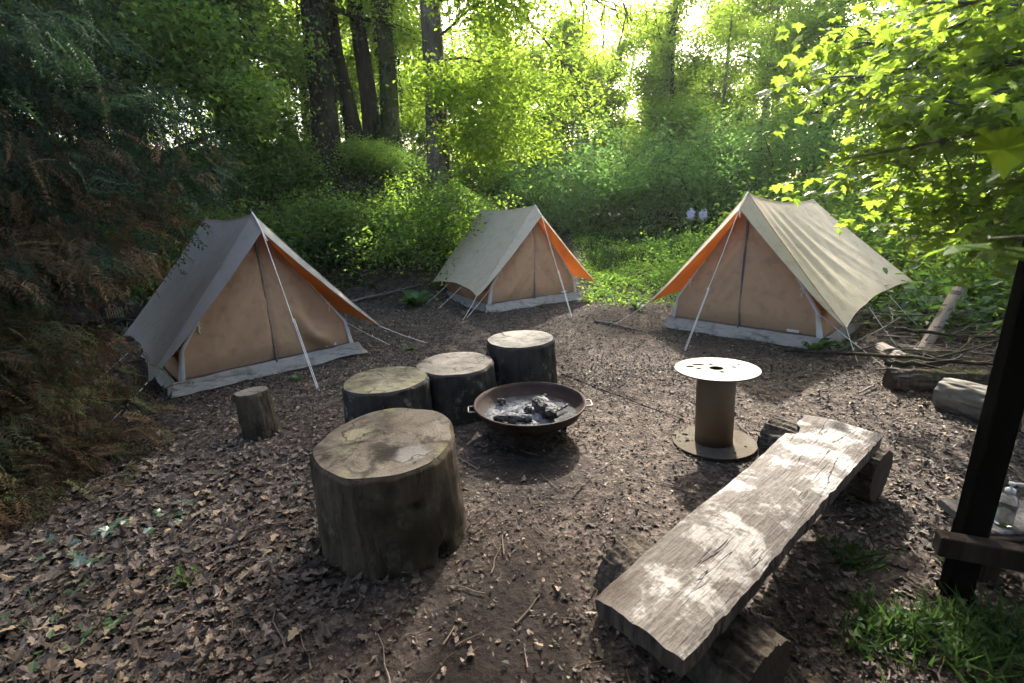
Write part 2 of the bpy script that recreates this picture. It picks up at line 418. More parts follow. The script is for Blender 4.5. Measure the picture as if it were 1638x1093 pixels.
def scatter(mb, T, pos, scale, head=None, pitch=(0, .4), roll=(0, .4), mat=0, tint=None, rng=RNG):
    """copies of the template T=(V,[F..]) at pos, as geometry of ONE mesh"""
    V, Fs = T; pos = np.asarray(pos, float).reshape(-1, 3); n = len(pos)
    if n == 0: return
    sc = np.broadcast_to(np.asarray(scale, float), (n,))
    a = rng.uniform(0, 2 * PI, n) if head is None else np.broadcast_to(np.asarray(head, float), (n,))
    p = rng.normal(pitch[0], pitch[1], n) if isinstance(pitch, tuple) else pitch
    r = rng.normal(roll[0], roll[1], n) if isinstance(roll, tuple) else roll
    ca, sa, cp, sp, cr, sr = np.cos(a), np.sin(a), np.cos(p), np.sin(p), np.cos(r), np.sin(r)
    Z0 = np.zeros(n); O = np.ones(n)
    Rz = np.stack([np.stack([ca, -sa, Z0], -1), np.stack([sa, ca, Z0], -1), np.stack([Z0, Z0, O], -1)], 1)
    Rx = np.stack([np.stack([O, Z0, Z0], -1), np.stack([Z0, cp, -sp], -1), np.stack([Z0, sp, cp], -1)], 1)
    Ry = np.stack([np.stack([cr, Z0, sr], -1), np.stack([Z0, O, Z0], -1), np.stack([-sr, Z0, cr], -1)], 1)
    R = Rz @ Rx @ Ry
    P = np.einsum('nij,kj->nki', R, V) * sc[:, None, None] + pos[:, None, :]
    k = len(V)
    tt = rng.uniform(0, 1, n) if tint is None else np.broadcast_to(np.asarray(tint, float), (n,))
    off = (np.arange(n) * k)[:, None, None]
    mb.add(P.reshape(-1, 3), [(F[None] + off).reshape(-1, F.shape[1]) for F in Fs], mat, np.repeat(tt, k))

# ------------------------------------------------------------------ leaf litter (nobody could count it)
def dry_mat():
    m = Mat('dry_leaves'); t = m.attr()
    c = m.ramp(t, [(0, (.024, .019, .015)), (.35, (.062, .048, .038)), (.65, (.135, .106, .084)), (.88, (.30, .24, .19)), (1, (.36, .27, .17))])
    c = m.mix(m.math('MULTIPLY', m.noise(25, 4), .5), c, (.05, .036, .028))
    return m.done(m.pbsdf(c, .7, m.bump(m.noise(90, 3), .3, .003), .25))
M['dry'] = dry_mat()
def bare(x, y):
    """share of the litter trodden away"""
    b = np.exp(-((x + .1 - .06 * (y - 1.5)) / .62) ** 2 - ((y - 1.55) / 1.0) ** 2) * .93
    b = np.maximum(b, .95 * np.exp(-((x + .22) / .78) ** 4 - ((y - 1.15) / .62) ** 4))
    b = np.maximum(b, .95 * np.exp(-((x - .1) / .62) ** 2 - ((y - 2.75) / .62) ** 2))
    b = np.maximum(b, .5 * sstep(.75, .35, fbm(x * .9 + 3, y * .9, 3)) * (x > -.9))
    return b
def litter(n, y0, y1, big, rng):
    y = y0 * (y1 / y0) ** rng.random(n)
    x = rng.uniform(-1, 1, n) * (1.22 * y + .75)
    keep = rng.random(n) > bare(x, y)
    x, y = x[keep], y[keep]; k = len(x)
    leafy = np.clip(sstep(-.5, -2.0, x) * sstep(5.5, 3.2, y) + sstep(.9, 1.9, x) * sstep(4.5, 2.0, y) * .8 + .16 + .5 * (fbm(x * 1.3, y * 1.3 + 7, 2) > .62), 0, 1)
    isl = rng.random(k) < leafy * big
    z = terrain(x, y) + rng.uniform(.001, .016, k)
    return x, y, z, isl, k
mb = MB()
rng = np.random.default_rng(21)
for n, y0, y1, big in ((62000, .85, 4.6, .42), (105000, 4.2, 11.5, .14)):
    x, y, z, isl, k = litter(n, y0, y1, big, rng)
    P = np.column_stack([x, y, z])
    t = np.clip(rng.normal(.48, .22, k) + .10 * (x < -1.2), 0, 1)
    which = rng.integers(0, 3, k)
    for q in range(3):
        s = isl & (which == q)
        scatter(mb, OAKS[q], P[s], rng.uniform(.020, .064, s.sum()) * (1 + .38 * (x[s] < -.8) * (y[s] < 3.2)), pitch=(0, .28), roll=(0, .30), tint=t[s], rng=rng)
    for q in range(2):
        s = ~isl & ((which % 2) == q)
        scatter(mb, FRAG[q], P[s], rng.uniform(.009, .030, s.sum()) * (1 + .12 * np.clip(y[s] - 3, 0, 6)), pitch=(0, .35), roll=(0, .35), tint=t[s], rng=rng)
tag(mb.build('leaf_litter', M['dry']), kind='stuff')
m = Mat('twig_wood'); M['twig'] = m.done(m.pbsdf(m.mix(m.attr(), (.05, .036, .026), (.22, .17, .13)), .85, None, .15))
mb = MB()
for k in range(420):
    y = .95 * (10 / .95) ** rng.random(); x = rng.uniform(-1, 1) * (1.1 * y + .5); a = rng.uniform(0, PI); L = rng.uniform(.05, .28)
    p = np.linspace(-.5, .5, 5)[:, None] * np.array([math.cos(a), math.sin(a), 0]) * L + np.array([x, y, 0]); p[:, :2] += rng.normal(0, .012 * L * 8, (5, 2)) * .25
    p[:, 2] = terrain(p[:, 0], p[:, 1]) + .012
    tube(mb, p, np.linspace(.004, .0018, 5) * rng.uniform(.6, 1.3), 4, tint=rng.random())
tag(mb.build('twig_litter', M['twig']), kind='stuff')

# ------------------------------------------------------------------ stumps and log stools
def stump_side(R, H, seed, taper=.04, flare=.05, lump=.05, seg=96, rows=24, tilt=(0, 0), notch=None):
    r = np.random.default_rng(seed)
    a = np.linspace(0, 2 * PI, seg, endpoint=False)
    ph = r.uniform(0, 2 * PI, 6); am = r.normal(0, 1, 6) * lump / np.arange(1, 7) ** .8
    def rad(a, z):
        t = z / H
        s = 1 + sum(am[k] * np.cos((k + 2) * a + ph[k] + .25 * t * (k + 1)) for k in range(6))
        s = s + flare * (1 - t) ** 3 * (1 + .6 * np.cos(3 * a + ph[0])) + taper * (1 - t)
        s = s + .012 * np.sin(11 * a + 4 * np.sin(2 * t + ph[1])) * .6
        s = s * (1 - .045 * np.clip((t - .965) / .035, 0, 1))     # worn rim
        if notch:
            for (na, nzz, nw, nh, dep) in notch:
                d = np.angle(np.exp(1j * (a - na)))
                s = s - dep * np.exp(-(d / nw) ** 4 - ((z - nzz) / nh) ** 4)
        return R * s
    Z = np.concatenate([np.linspace(-.03, H * .955, rows - 4), H * np.array([.97, .985, .995, 1.0])])
    A, ZZ = np.meshgrid(a, Z, indexing='ij')
    RR = rad(A, np.clip(ZZ, 0, H))
    bumpn = (vnoise(A * 9 + seed, ZZ * 14) - .5) * .014
    RR = RR + bumpn * (ZZ < H * .97)
    Xx, Yy = RR * np.cos(A), RR * np.sin(A)
    zz = ZZ + (tilt[0] * Xx + tilt[1] * Yy) * np.clip(ZZ / H, 0, 1)
    P = np.stack([Xx, Yy, zz], -1)
    return P

def make_stump(name, label, cat, x, y, R, H, seed, side, top, group=None, lean=(0, 0), rz=0.0, **kw):
    t = thing(name, label, cat, (x, y, gz(x, y)), rz, group)
    t.rotation_euler = (lean[0], lean[1], rz)
    P = stump_side(R, H, seed, **kw); seg, rows = P.shape[:2]
    mb = MB(); mb.add(P.reshape(-1, 3), [grid_faces(seg, rows, True)], 0, .5, True)
    mb.build('bark', side, t)
    # cut face: concentric rings of the rim, slightly uneven saw marks
    rim = P[:, -1]; mb = MB(); c = rim.mean(0); ks = np.linspace(1, 0, 18)[:-1]
    V = []
    for k in ks:
        q = c + (rim - c) * k
        q[:, 2] += .002 + (fbm(q[:, 0] * 9 + seed, q[:, 1] * 9, 3) - .5) * .012 * min(1, (1 - k) * 6)
        V.append(q)
    V = np.stack(V, 1); mb.add(V.reshape(-1, 3), [grid_faces(seg, len(ks), True)], 0, .5, True)
    cc = V[:, -1].mean(0); n0 = seg
    mb.add(np.vstack([V[:, -1], cc[None]]), [np.array([(i, (i + 1) % seg, seg) for i in range(seg)])], 0, .5, True)
    mb.build('cut_face', top, t)
    return t
G_ST = 'sawn log stools around the fire bowl'
M['cut1'] = cut_mat('sawn_face_stained', (.18, .158, .125), (.075, .06, .045), .8, .5, seedv=1.3, blots=[(.05, -.14, .10, (.022, .018, .015), .92), (-.02, -.06, .06, (.03, .024, .02), .8), (-.17, .06, .09, (.225, .205, .13), .7), (-.20, -.10, .06, (.21, .195, .13), .5), (.16, -.16, .09, (.27, .26, .235), .7), (.10, .16, .14, (.13, .10, .075), .6)])
M['cut2'] = cut_mat('sawn_face_olive', (.18, .165, .115), (.09, .08, .052), .6, .5, seedv=4.1)
M['cut3'] = cut_mat('sawn_face_grey', (.215, .19, .16), (.115, .10, .085), .4, .2, seedv=7.7)
M['cut4'] = cut_mat('sawn_face_pale', (.26, .24, .205), (.14, .125, .11), .35, .1, seedv=2.9)
make_stump('log_stool', 'largest log stool in front, stained top with a dark blot and yellow lichen', 'log stool', -.67, 2.23, .365, .52, 5, M['stump_bark'], M['cut1'], G_ST,
           taper=.03, flare=.04, lump=.035, notch=[(-1.02, .33, .07, .028, .16), (-.72, .0, .07, .07, .16), (-1.75, .02, .12, .03, .06)], tilt=(.03, .05))
make_stump('log_stool', 'low broad log stool with olive brown top between the largest log stool and left tent', 'log stool', -1.0, 3.50, .325, .41, 8, M['stump_bark_dark'], M['cut2'], G_ST, lump=.02, flare=.02)
make_stump('log_stool', 'grey topped dark log touching the left side of the tall one behind the fire bowl', 'log stool', -.49, 3.84, .33, .42, 14, M['stump_bark_dark'], M['cut3'], G_ST, lump=.02, flare=.02)
make_stump('log_stool', 'tall dark log stool with pale cracked top directly behind the fire bowl', 'log stool', .08, 4.20, .315, .51, 23, M['stump_bark_dark'], M['cut4'], G_ST, lump=.018, flare=.02)
make_stump('log_stool', 'narrow small upright log with a mossy side standing apart near the left tent', 'log stool', -2.05, 3.50, .118, .36, 31, M['stump_bark'], M['cut3'], G_ST, lump=.04, flare=.05, lean=(-.03, -.05))

# ------------------------------------------------------------------ fire bowl
def rust(name, a, b, rough=.8):
    m = Mat(name); n = m.noise(9, 6, rough=.7); n2 = m.noise(55, 4)
    c = m.mix(m.ramp(n, [(.35, 0), (.65, 1)]), a, b); c = m.mix(m.ramp(n2, [(.5, 0), (.75, .6)]), c, (.015, .012, .01))
    return m.done(m.pbsdf(c, rough, m.bump(n2, .3, .004), .35, .25))
M['rust'] = rust('rusty_steel', (.018, .012, .010), (.050, .026, .018))
M['rust_pale'] = rust('worn_steel', (.16, .13, .11), (.26, .23, .20), .5)
fb = thing('fire_bowl', 'round rusty steel fire bowl full of ash standing on short legs', 'fire bowl', (.115, 3.30, gz(.1, 3.3)))
mb = MB(); R = .415; prof = []
for k in range(15):
    t = k / 14; a = t * 1.32
    prof.append((R * (math.sin(a) / math.sin(1.32)) ** .72, .085 + .175 * (1 - math.cos(a)) / (1 - math.cos(1.32))))
inn = [(max(.0001, r - .006), z + .006) for r, z in prof]
lathe(mb, prof + [(R + .006, .262), (R + .006, .268), (R - .004, .27)] + inn[::-1][1:], 96)
mb.build('bowl', M['rust'], fb)
mb = MB(); n = 80
def ash(u, v):
    r = np.sqrt(u) * .372; a = v * 2 * PI; x, y = r * np.cos(a), r * np.sin(a)
    return np.column_stack([x, y, (.150 + .03 * (r / .365) ** 2) + (fbm(x * 12, y * 12, 4) - .5) * .05 * (1 - (r / .365) ** 6) + .02 * np.exp(-((x + .05) ** 2 + (y) ** 2) / .02)])
sheet(mb, ash, 60, 160)
m = Mat('ash'); n1 = m.noise(14, 7, rough=.7); n2 = m.noise(70, 4)
rr = m.length(m.obj())
c = m.mix(m.ramp(n1, [(.40, 0), (.58, 1)]), (.02, .02, .021), (.30, .305, .315)); c = m.mix(m.ramp(n2, [(.5, 0), (.62, .8)]), c, (.022, .022, .024))
xyz = m.sep(m.obj()); d = m.n('ShaderNodeVectorMath', operation='DISTANCE'); m.set(d.inputs[0], m.obj()); d.inputs[1].default_value = (-.05, .0, .2)
c = m.mix(m.ramp(m.math('ADD', d.outputs['Value'], m.math('MULTIPLY', n1, .12)), [(.26, 0), (.36, .85)]), c, (.035, .033, .033))
M['ash'] = m.done(m.pbsdf(c, .95, m.bump(n2, .6, .01), .1)); mb.build('ash', M['ash'], fb)
for k in range(3):
    a = -1.9 + k * 2 * PI / 3; mb = MB()
    box(mb, (.27 * math.cos(a), .27 * math.sin(a), .05), (.09, .012, .12), rot=rotz(a + PI / 2), bev=.003); mb.build('leg', M['rust'], fb)
for a in (PI * 1.03, -.02):
    e = np.array([math.cos(a), math.sin(a), 0]); s = np.array([-math.sin(a), math.cos(a), 0]); mb = MB()
    q = [e * .41 + s * .055, e * .455 + s * .053, e * .462 + s * .045, e * .462 - s * .045, e * .455 - s * .053, e * .41 - s * .055]
    tube(mb, [p + np.array([0, 0, .24]) for p in q], .0055, 6); mb.build('handle', M['rust_pale'], fb)
m = Mat('charcoal'); n1 = m.noise(30, 5, rough=.7); v = m.voro(38)
c = m.mix(m.ramp(m.noise(12, 5), [(.52, 0), (.7, .7)]), (.016, .015, .015), (.20, .20, .205))
M['char'] = m.done(m.pbsdf(c, .7, m.bump(m.math('ADD', n1, v), 1, .02), .4))
def char_log(label, p0, p1, r, seed, flat=1.0):
    rg = np.random.default_rng(seed); p0, p1 = np.array(p0), np.array(p1); c = (p0 + p1) / 2
    t = thing('charred_log', label, 'charred log', tuple(c), 0, 'burnt wood in the fire bowl')
    mb = MB(); k = 9; pts = np.linspace(p0 - c, p1 - c, k) + rg.normal(0, r * .12, (k, 3))
    tube(mb, pts, r * (1 - .35 * np.abs(np.linspace(-1, 1, k)) ** 3) * rg.uniform(.85, 1.1, k), 10, rough=.16, rng=rg, smooth=False)
    mb.build('charred_wood', M['char'], t); return t
zb = gz(.1, 3.3) - .085
char_log('thick cracked charred log block lying right of centre in the fire bowl', (0.170, 3.425, zb + .30), (0.280, 3.155, zb + .305), .062, 1)
char_log('long thin charred log lying along the near left edge in the fire bowl', (-0.160, 3.195, zb + .27), (0.130, 3.165, zb + .275), .030, 2)
char_log('short charred stick with whitened end behind the thick charred block', (0.140, 3.395, zb + .28), (0.250, 3.515, zb + .31), .020, 3)
char_log('small round black ember lump on the pale ash in the bowl centre', (0.080, 3.345, zb + .27), (0.120, 3.335, zb + .27), .024, 4)
char_log('thin half burnt brown stick at the right side of the fire bowl', (0.320, 3.265, zb + .285), (0.410, 3.345, zb + .30), .013, 5)
char_log('black ember crumb near the back left rim of the fire bowl', (-0.130, 3.485, zb + .285), (-0.070, 3.485, zb + .285), .024, 6)

# ------------------------------------------------------------------ cable spool table
def flat_ply(name, a, b, dirt):
    m = Mat(name); n = m.noise(6, 6, rough=.65); g = m.noise(5, 5, v=m.mapv((2, 22, 2)))
    c = m.mix(m.ramp(g, [(.35, 0), (.65, .6)]), a, b); c = m.mix(m.math('MULTIPLY', m.ramp(n, [(.5, 0), (.7, 1)]), dirt), c, (.12, .11, .09))
    c = m.mix(m.math('MULTIPLY', m.ramp(m.noise(38, 3), [(.6, 0), (.66, 1)]), .5 * dirt), c, (.05, .045, .035))
    return m.done(m.pbsdf(c, .9, m.bump(g, .15, .003), .04))
M['spool_top'] = flat_ply('pale_plywood', (.36, .34, .30), (.28, .255, .215), .6)
M['spool_base'] = flat_ply('dirty_plywood', (.10, .085, .066), (.065, .054, .042), .9)
m = Mat('cardboard_core'); n = m.noise(4, 5, v=m.mapv((1, 1, .25))); z = m.sep(m.obj())[2]
c = m.mix(n, (.10, .066, .034), (.15, .105, .06)); c = m.mix(m.math('MULTIPLY', m.ramp(m.noise(2.2, 5), [(.5, 0), (.68, 1)]), .6), c, (.09, .055, .035))
c = m.mix(m.ramp(m.math('ADD', z, m.math('MULTIPLY', n, .06)), [(.06, .8), (.12, 0)]), c, (.05, .042, .035))
M['core'] = m.done(m.pbsdf(c, .75, None, .25))
sp = thing('cable_spool', 'upright empty cable spool used as a table, pale round top with holes', 'cable spool', (1.40, 3.03, gz(1.4, 3.0) + .004), .0)
sp.rotation_euler = (-.035, -.02, .0)
def disc_with_holes(parent, name, mat, R, z0, z1, holes):
    """round board with real holes; holes = (x, y, rx, ry, ang)"""
    from mathutils.geometry import delaunay_2d_cdt
    loops = [[(R * math.cos(t), R * math.sin(t)) for t in np.linspace(0, 2 * PI, 96, endpoint=False)]]
    for (hx, hy, rx, ry, an) in holes:
        ca, sa = math.cos(an), math.sin(an)
        loops.append([(hx + rx * math.cos(t) * ca - ry * math.sin(t) * sa, hy + rx * math.cos(t) * sa + ry * math.sin(t) * ca) for t in np.linspace(0, 2 * PI, 20, endpoint=False)])
    vs, es = [], []
    for L in loops:
        o = len(vs); vs += [Vector(p) for p in L]; es += [(o + i, o + (i + 1) % len(L)) for i in range(len(L))]
    V, E, F, _, _, _ = delaunay_2d_cdt(vs, es, [], 0, 1e-6)
    V = np.array([tuple(v) for v in V]); keep = []
    for f in F:
        c = V[list(f)].mean(0); ok = True
        for (hx, hy, rx, ry, an) in holes:
            d = c - (hx, hy); q = (d[0] * math.cos(an) + d[1] * math.sin(an)) / rx; p = (-d[0] * math.sin(an) + d[1] * math.cos(an)) / ry
            if q * q + p * p < 1: ok = False
        if ok: keep.append(tuple(f))
    mb = MB(); n = len(V); mats = [mat, M['hole_edge']]
    mb.add(np.column_stack([V, np.full(n, z1)]), [tuple(f) for f in keep]); mb.add(np.column_stack([V, np.full(n, z0)]), [tuple(f[::-1]) for f in keep])
    for L in loops:
        P = np.array(L); k = len(P); mb.add(np.vstack([np.column_stack([P, np.full(k, z0)]), np.column_stack([P, np.full(k, z1)])]), [np.array([(i, (i + 1) % k, k + (i + 1) % k, k + i) for i in range(k)])], 1)
    return mb.build(name, mats, parent)
m = Mat('board_rim_and_hole_shade'); M['hole_edge'] = m.done(m.pbsdf((.03, .026, .02), .8, None, .2))  # dark board rim; on the hole walls this colour stands in for shade
H9 = [(0, .005, .045, .045, 0), (.0, .095, .015, .016, 0), (0, -.085, .015, .016, 0), (.12, .005, .016, .017, 0), (-.115, .02, .016, .017, 0), (-.085, .105, .042, .020, -.35), (-.155, .075, .028, .020, 0), (.175, .055, .012, .009, .5)]
disc_with_holes(sp, 'top_disc', M['spool_top'], .272, .543, .551, H9)
disc_with_holes(sp, 'base_disc', M['spool_base'], .277, .0, .016, [(-.16, .12, .022, .022, 0), (-.23, .02, .008, .008, 0), (.17, -.12, .01, .01, 0), (.06, -.2, .009, .009, 0)])
mb = MB(); lathe(mb, [(.118, .016), (.125, .016), (.125, .30), (.127, .5395), (.119, .5395), (.118, .3), (.118, .016)], 64); mb.build('core', M['core'], sp)

# ------------------------------------------------------------------ plank bench
m = Mat('weathered_plank')
v = m.mapv((7, .7, 7)); g = m.noise(5, 8, v=v, rough=.62, dist=.8); g2 = m.noise(16, 5, v=v); b1 = m.noise(3.0, 6, rough=.65)
c = m.mix(m.ramp(g, [(.3, 0), (.68, 1)]), (.115, .101, .09), (.185, .170, .153))
c = m.mix(m.ramp(m.noise(4.2, 8, rough=.72, dist=.3), [(.50, 0), (.57, .8)]), c, (.40, .385, .36))
c = m.mix(m.math('MULTIPLY', m.ramp(m.noise(2.4, 6, v=m.mapv((1.5, 1, 1), rot=(0, 0, 2)), rough=.65), [(.50, 0), (.66, 1)]), .75), c, (.085, .066, .055))
c = m.mix(m.ramp(g2, [(.56, 0), (.74, .5)]), c, (.06, .048, .04))
c = m.mix(m.math('MULTIPLY', m.ramp(m.noise(30, 4, v=m.mapv((2, .8, 1))), [(.58, 0), (.68, 1)]), .55), c, (.08, .062, .05))
ck = m.ramp(m.math('ABSOLUTE', m.math('SUBTRACT', m.noise(3.2, 4, v=m.mapv((3.2, .22, 3)), rough=.5), .5)), [(.0, 1), (.0045, 0)]); ck = m.math('MULTIPLY', ck, m.ramp(m.noise(2.0, 2), [(.5, 0), (.58, 1)]))
ck2 = m.ramp(m.math('ABSOLUTE', m.math('SUBTRACT', m.noise(7.0, 3, v=m.mapv((5, .3, 3)), rough=.5), .5)), [(.0, .8), (.014, 0)])
c = m.mix(m.math('MULTIPLY', ck, .85), c, (.03, .023, .019)); c = m.mix(m.math('MULTIPLY', ck2, .35), c, (.05, .04, .034))
kn = m.voro(3.4, v=m.mapv((1.0, .75, 1))); c = m.mix(m.ramp(kn, [(.0, .8), (.04, .4), (.07, 0)]), c, (.045, .033, .026))
g = m.math('SUBTRACT', g, m.math('MULTIPLY', ck, 1.2))
h = m.math('ADD', g, m.math('ADD', m.math('MULTIPLY', g2, .7), m.math('MULTIPLY', m.noise(40, 4), .4)))
M['plank'] = m.done(m.pbsdf(c, .9, m.bump(h, .9, .012), .06))
M['plank_edge'] = bark_mat('plank_bark_edge', (.045, .035, .03), (.15, .125, .10), scale=1.5)
A0, B0, C0, D0 = [np.array(q) for q in ((.265, 1.30), (.425, 1.03), (2.0, 2.33), (1.72, 2.57))]
ctr = (A0 + B0 + C0 + D0) / 4; ax = (C0 + D0 - A0 - B0) / 2; Lb = np.linalg.norm(ax); ang = math.atan2(-ax[0], ax[1])
bench = thing('plank_bench', 'long weathered grey plank bench resting across two short logs at right front', 'bench', (ctr[0], ctr[1], gz(*ctr)), ang)
nu, nv = 120, 26; rg = np.random.default_rng(5)
def edge(t, side):
    # near end narrow, far end wide; live edge wobble
    w = (.158 + .03 * t) + .011 * (fbm(np.asarray(t) * 3.5 + side * 7, 3.0 + side, 3) - .5) * 2 + .005 * (fbm(np.asarray(t) * 22, 8.0 + side, 3) - .5) * 2
    if side > 0:
        w = w + .004 * (fbm(np.asarray(t) * 40, 1.0, 2) > .55)
    else:
        w = w - .055 * sstep(.045, .02, np.abs(np.asarray(t) - .885)) * sstep(1.1, .8, t)
    return w
u, vv = np.meshgrid(np.linspace(0, 1, nu), np.linspace(0, 1, nv), indexing='ij')
xl = -edge(u, -1); xr = edge(u, 1)
endw = (fbm(vv * 5, u * 0 + 2, 3) - .5) * .022
px = xl + (xr - xl) * vv; py = (u - .5) * Lb + endw * (np.abs(u - .5) > .499) - .06 * (vv - .5) * (u < .5) * 0
crown = -.014 * (2 * vv - 1) ** 4
topz = .405 + crown + (fbm(px * 4, py * 1.6, 4) - .5) * .022 + (vnoise(px * 60, py * 5) - .5) * .004 - .012 * (1 - u) ** 8 * (1 - vv) 
mb = MB(); F = grid_faces(nu, nv)
mb.add(np.stack([px, py, topz], -1).reshape(-1, 3), [F[:, ::-1] if False else F], 0, .5, True)
th = .060 + .02 * fbm(u * 9, vv * 2 + 5, 3)
botx = px * .93 + .008
mb.add(np.stack([botx, py, topz - th], -1).reshape(-1, 3), [F[:, ::-1]], 1, .5, True)
def rim_idx():
    a = [i * nv for i in range(nu)] + [(nu - 1) * nv + j for j in range(1, nv)] + [i * nv + nv - 1 for i in range(nu - 2, -1, -1)] + [j for j in range(nv - 2, 0, -1)]
    return np.array(a)
ri = rim_idx(); T0 = np.stack([px, py, topz], -1).reshape(-1, 3)[ri]; B1 = np.stack([botx, py, topz - th], -1).reshape(-1, 3)[ri]; n = len(ri)
mid = (T0 + B1) / 2 + np.stack([(vnoise(T0[:, 1] * 14, T0[:, 0] * 30) - .3) * .014 * np.sign(T0[:, 0]), np.zeros(n), np.zeros(n)], -1)
mb.add(np.vstack([T0, mid, B1]), [np.array([(i, i + n, (i + 1) % n + n, (i + 1) % n) for i in range(n)] + [(i + n, i + 2 * n, (i + 1) % n + 2 * n, (i + 1) % n + n) for i in range(n)])], 1, .5, False)
mb.build('plank', [M['plank'], M['plank_edge']], bench)
Rb = rotz(-ang)
def log_mesh(p0, p1, r, seed, seg=110, rows=40, rough=.05, kw_ridge=0.0):
    rg = np.random.default_rng(seed); p0, p1 = np.array(p0, float), np.array(p1, float); ax = nrm(p1 - p0); L = np.linalg.norm(p1 - p0)
    s = nrm(np.cross(ax, (0, 0, 1))); q = np.cross(s, ax)
    a = np.linspace(0, 2 * PI, seg, endpoint=False); tt = np.linspace(0, 1, rows)
    A, Tt = np.meshgrid(a, tt, indexing='ij')
    ridge = .10 * (np.abs(vnoise(A * 9 + seed, Tt * L * 7 + seed) - .5) * 2) ** .7 * kw_ridge
    rr = r * (1 + ridge + rough * (np.sin(2 * A + seed) * .7 + np.sin(3 * A + 2 * seed)) + rough * 1.4 * (vnoise(A * 6 + seed * 3, Tt * L * 9) - .5) * 2)
    P = p0 + Tt[..., None] * L * ax + (rr * np.cos(A))[..., None] * s + (rr * np.sin(A))[..., None] * q
    return P
def log_parts(p0, p1, r, seed, bark, cut, parent, ends=(1, 1), **kw):
    P = log_mesh(p0, p1, r, seed, **kw); seg, rows = P.shape[:2]
    mb = MB(); mb.add(P.reshape(-1, 3), [grid_faces(seg, rows, True)[:, ::-1]], 0, .5, True); o = mb.build('log', bark, parent)
    for e, idx in ((0, 0), (1, -1)):
        if not ends[e]: continue
        rim = P[:, idx]; c = rim.mean(0); ks = (1, .75, .5, .25)
        V = np.concatenate([c + (rim - c) * k for k in ks] + [c[None]]); mb = MB()
        # cut face in its own frame so that its rings run round its middle
        ax = nrm(np.array(p1, float) - np.array(p0, float)) * (1 if e else -1)
        qx = nrm(np.cross((0, 0, 1.0), ax)) if abs(ax[2]) < .95 else np.array([1.0, 0, 0]); qy = np.cross(ax, qx)
        Rm = np.stack([qx, qy, ax], 1)
        loc = (V - c) @ Rm; loc[:, 2] += .001
        F = [(k * seg + i, k * seg + (i + 1) % seg, (k + 1) * seg + (i + 1) % seg, (k + 1) * seg + i) for k in range(3) for i in range(seg)]
        T = [(3 * seg + i, 3 * seg + (i + 1) % seg, 4 * seg) for i in range(seg)]
        mb.add(loc, F + T, 0, .5, False); oo = mb.build('cut_end', cut, o)
        mw = Matrix(Rm.tolist()).to_4x4(); mw.translation = Vector(c); oo.matrix_local = mw
    return o
def lw(p): # world -> bench local
    q = np.array([p[0] - ctr[0], p[1] - ctr[1], p[2]]); return rotz(-ang) @ q
M['cut_dark'] = cut_mat('sawn_end_dark', (.055, .037, .027), (.028, .02, .015), .3, 0, seedv=3)
for p0, p1, r, sd_ in (((.43, 1.71, .135), (.775, 1.165, .135), .135, 41), ((1.66, 2.80, .145), (2.01, 2.30, .145), .140, 47)):
    o = log_parts(lw(p0), lw(p1), r, sd_, M['log_bark'], M['cut_dark'], bench, kw_ridge=1.2); o.name = 'log_support'

# ------------------------------------------------------------------ thin haze volume, added for the backlit glow
m = bpy.data.materials.new('haze_air'); m.use_nodes = True; nt = m.node_tree; nt.nodes.clear()
om = nt.nodes.new('ShaderNodeOutputMaterial'); pv = nt.nodes.new('ShaderNodeVolumePrincipled')
pv.inputs['Color'].default_value = (.93, .97, .92, 1); pv.inputs['Density'].default_value = HAZE; pv.inputs['Anisotropy'].default_value = .35
nt.links.new(pv.outputs[0], om.inputs['Volume'])
if HAZE > 0:
    mb = MB(); box(mb, (0, 20, 10), (330, 330, 28)); tag(mb.build('haze', m), kind='stuff')
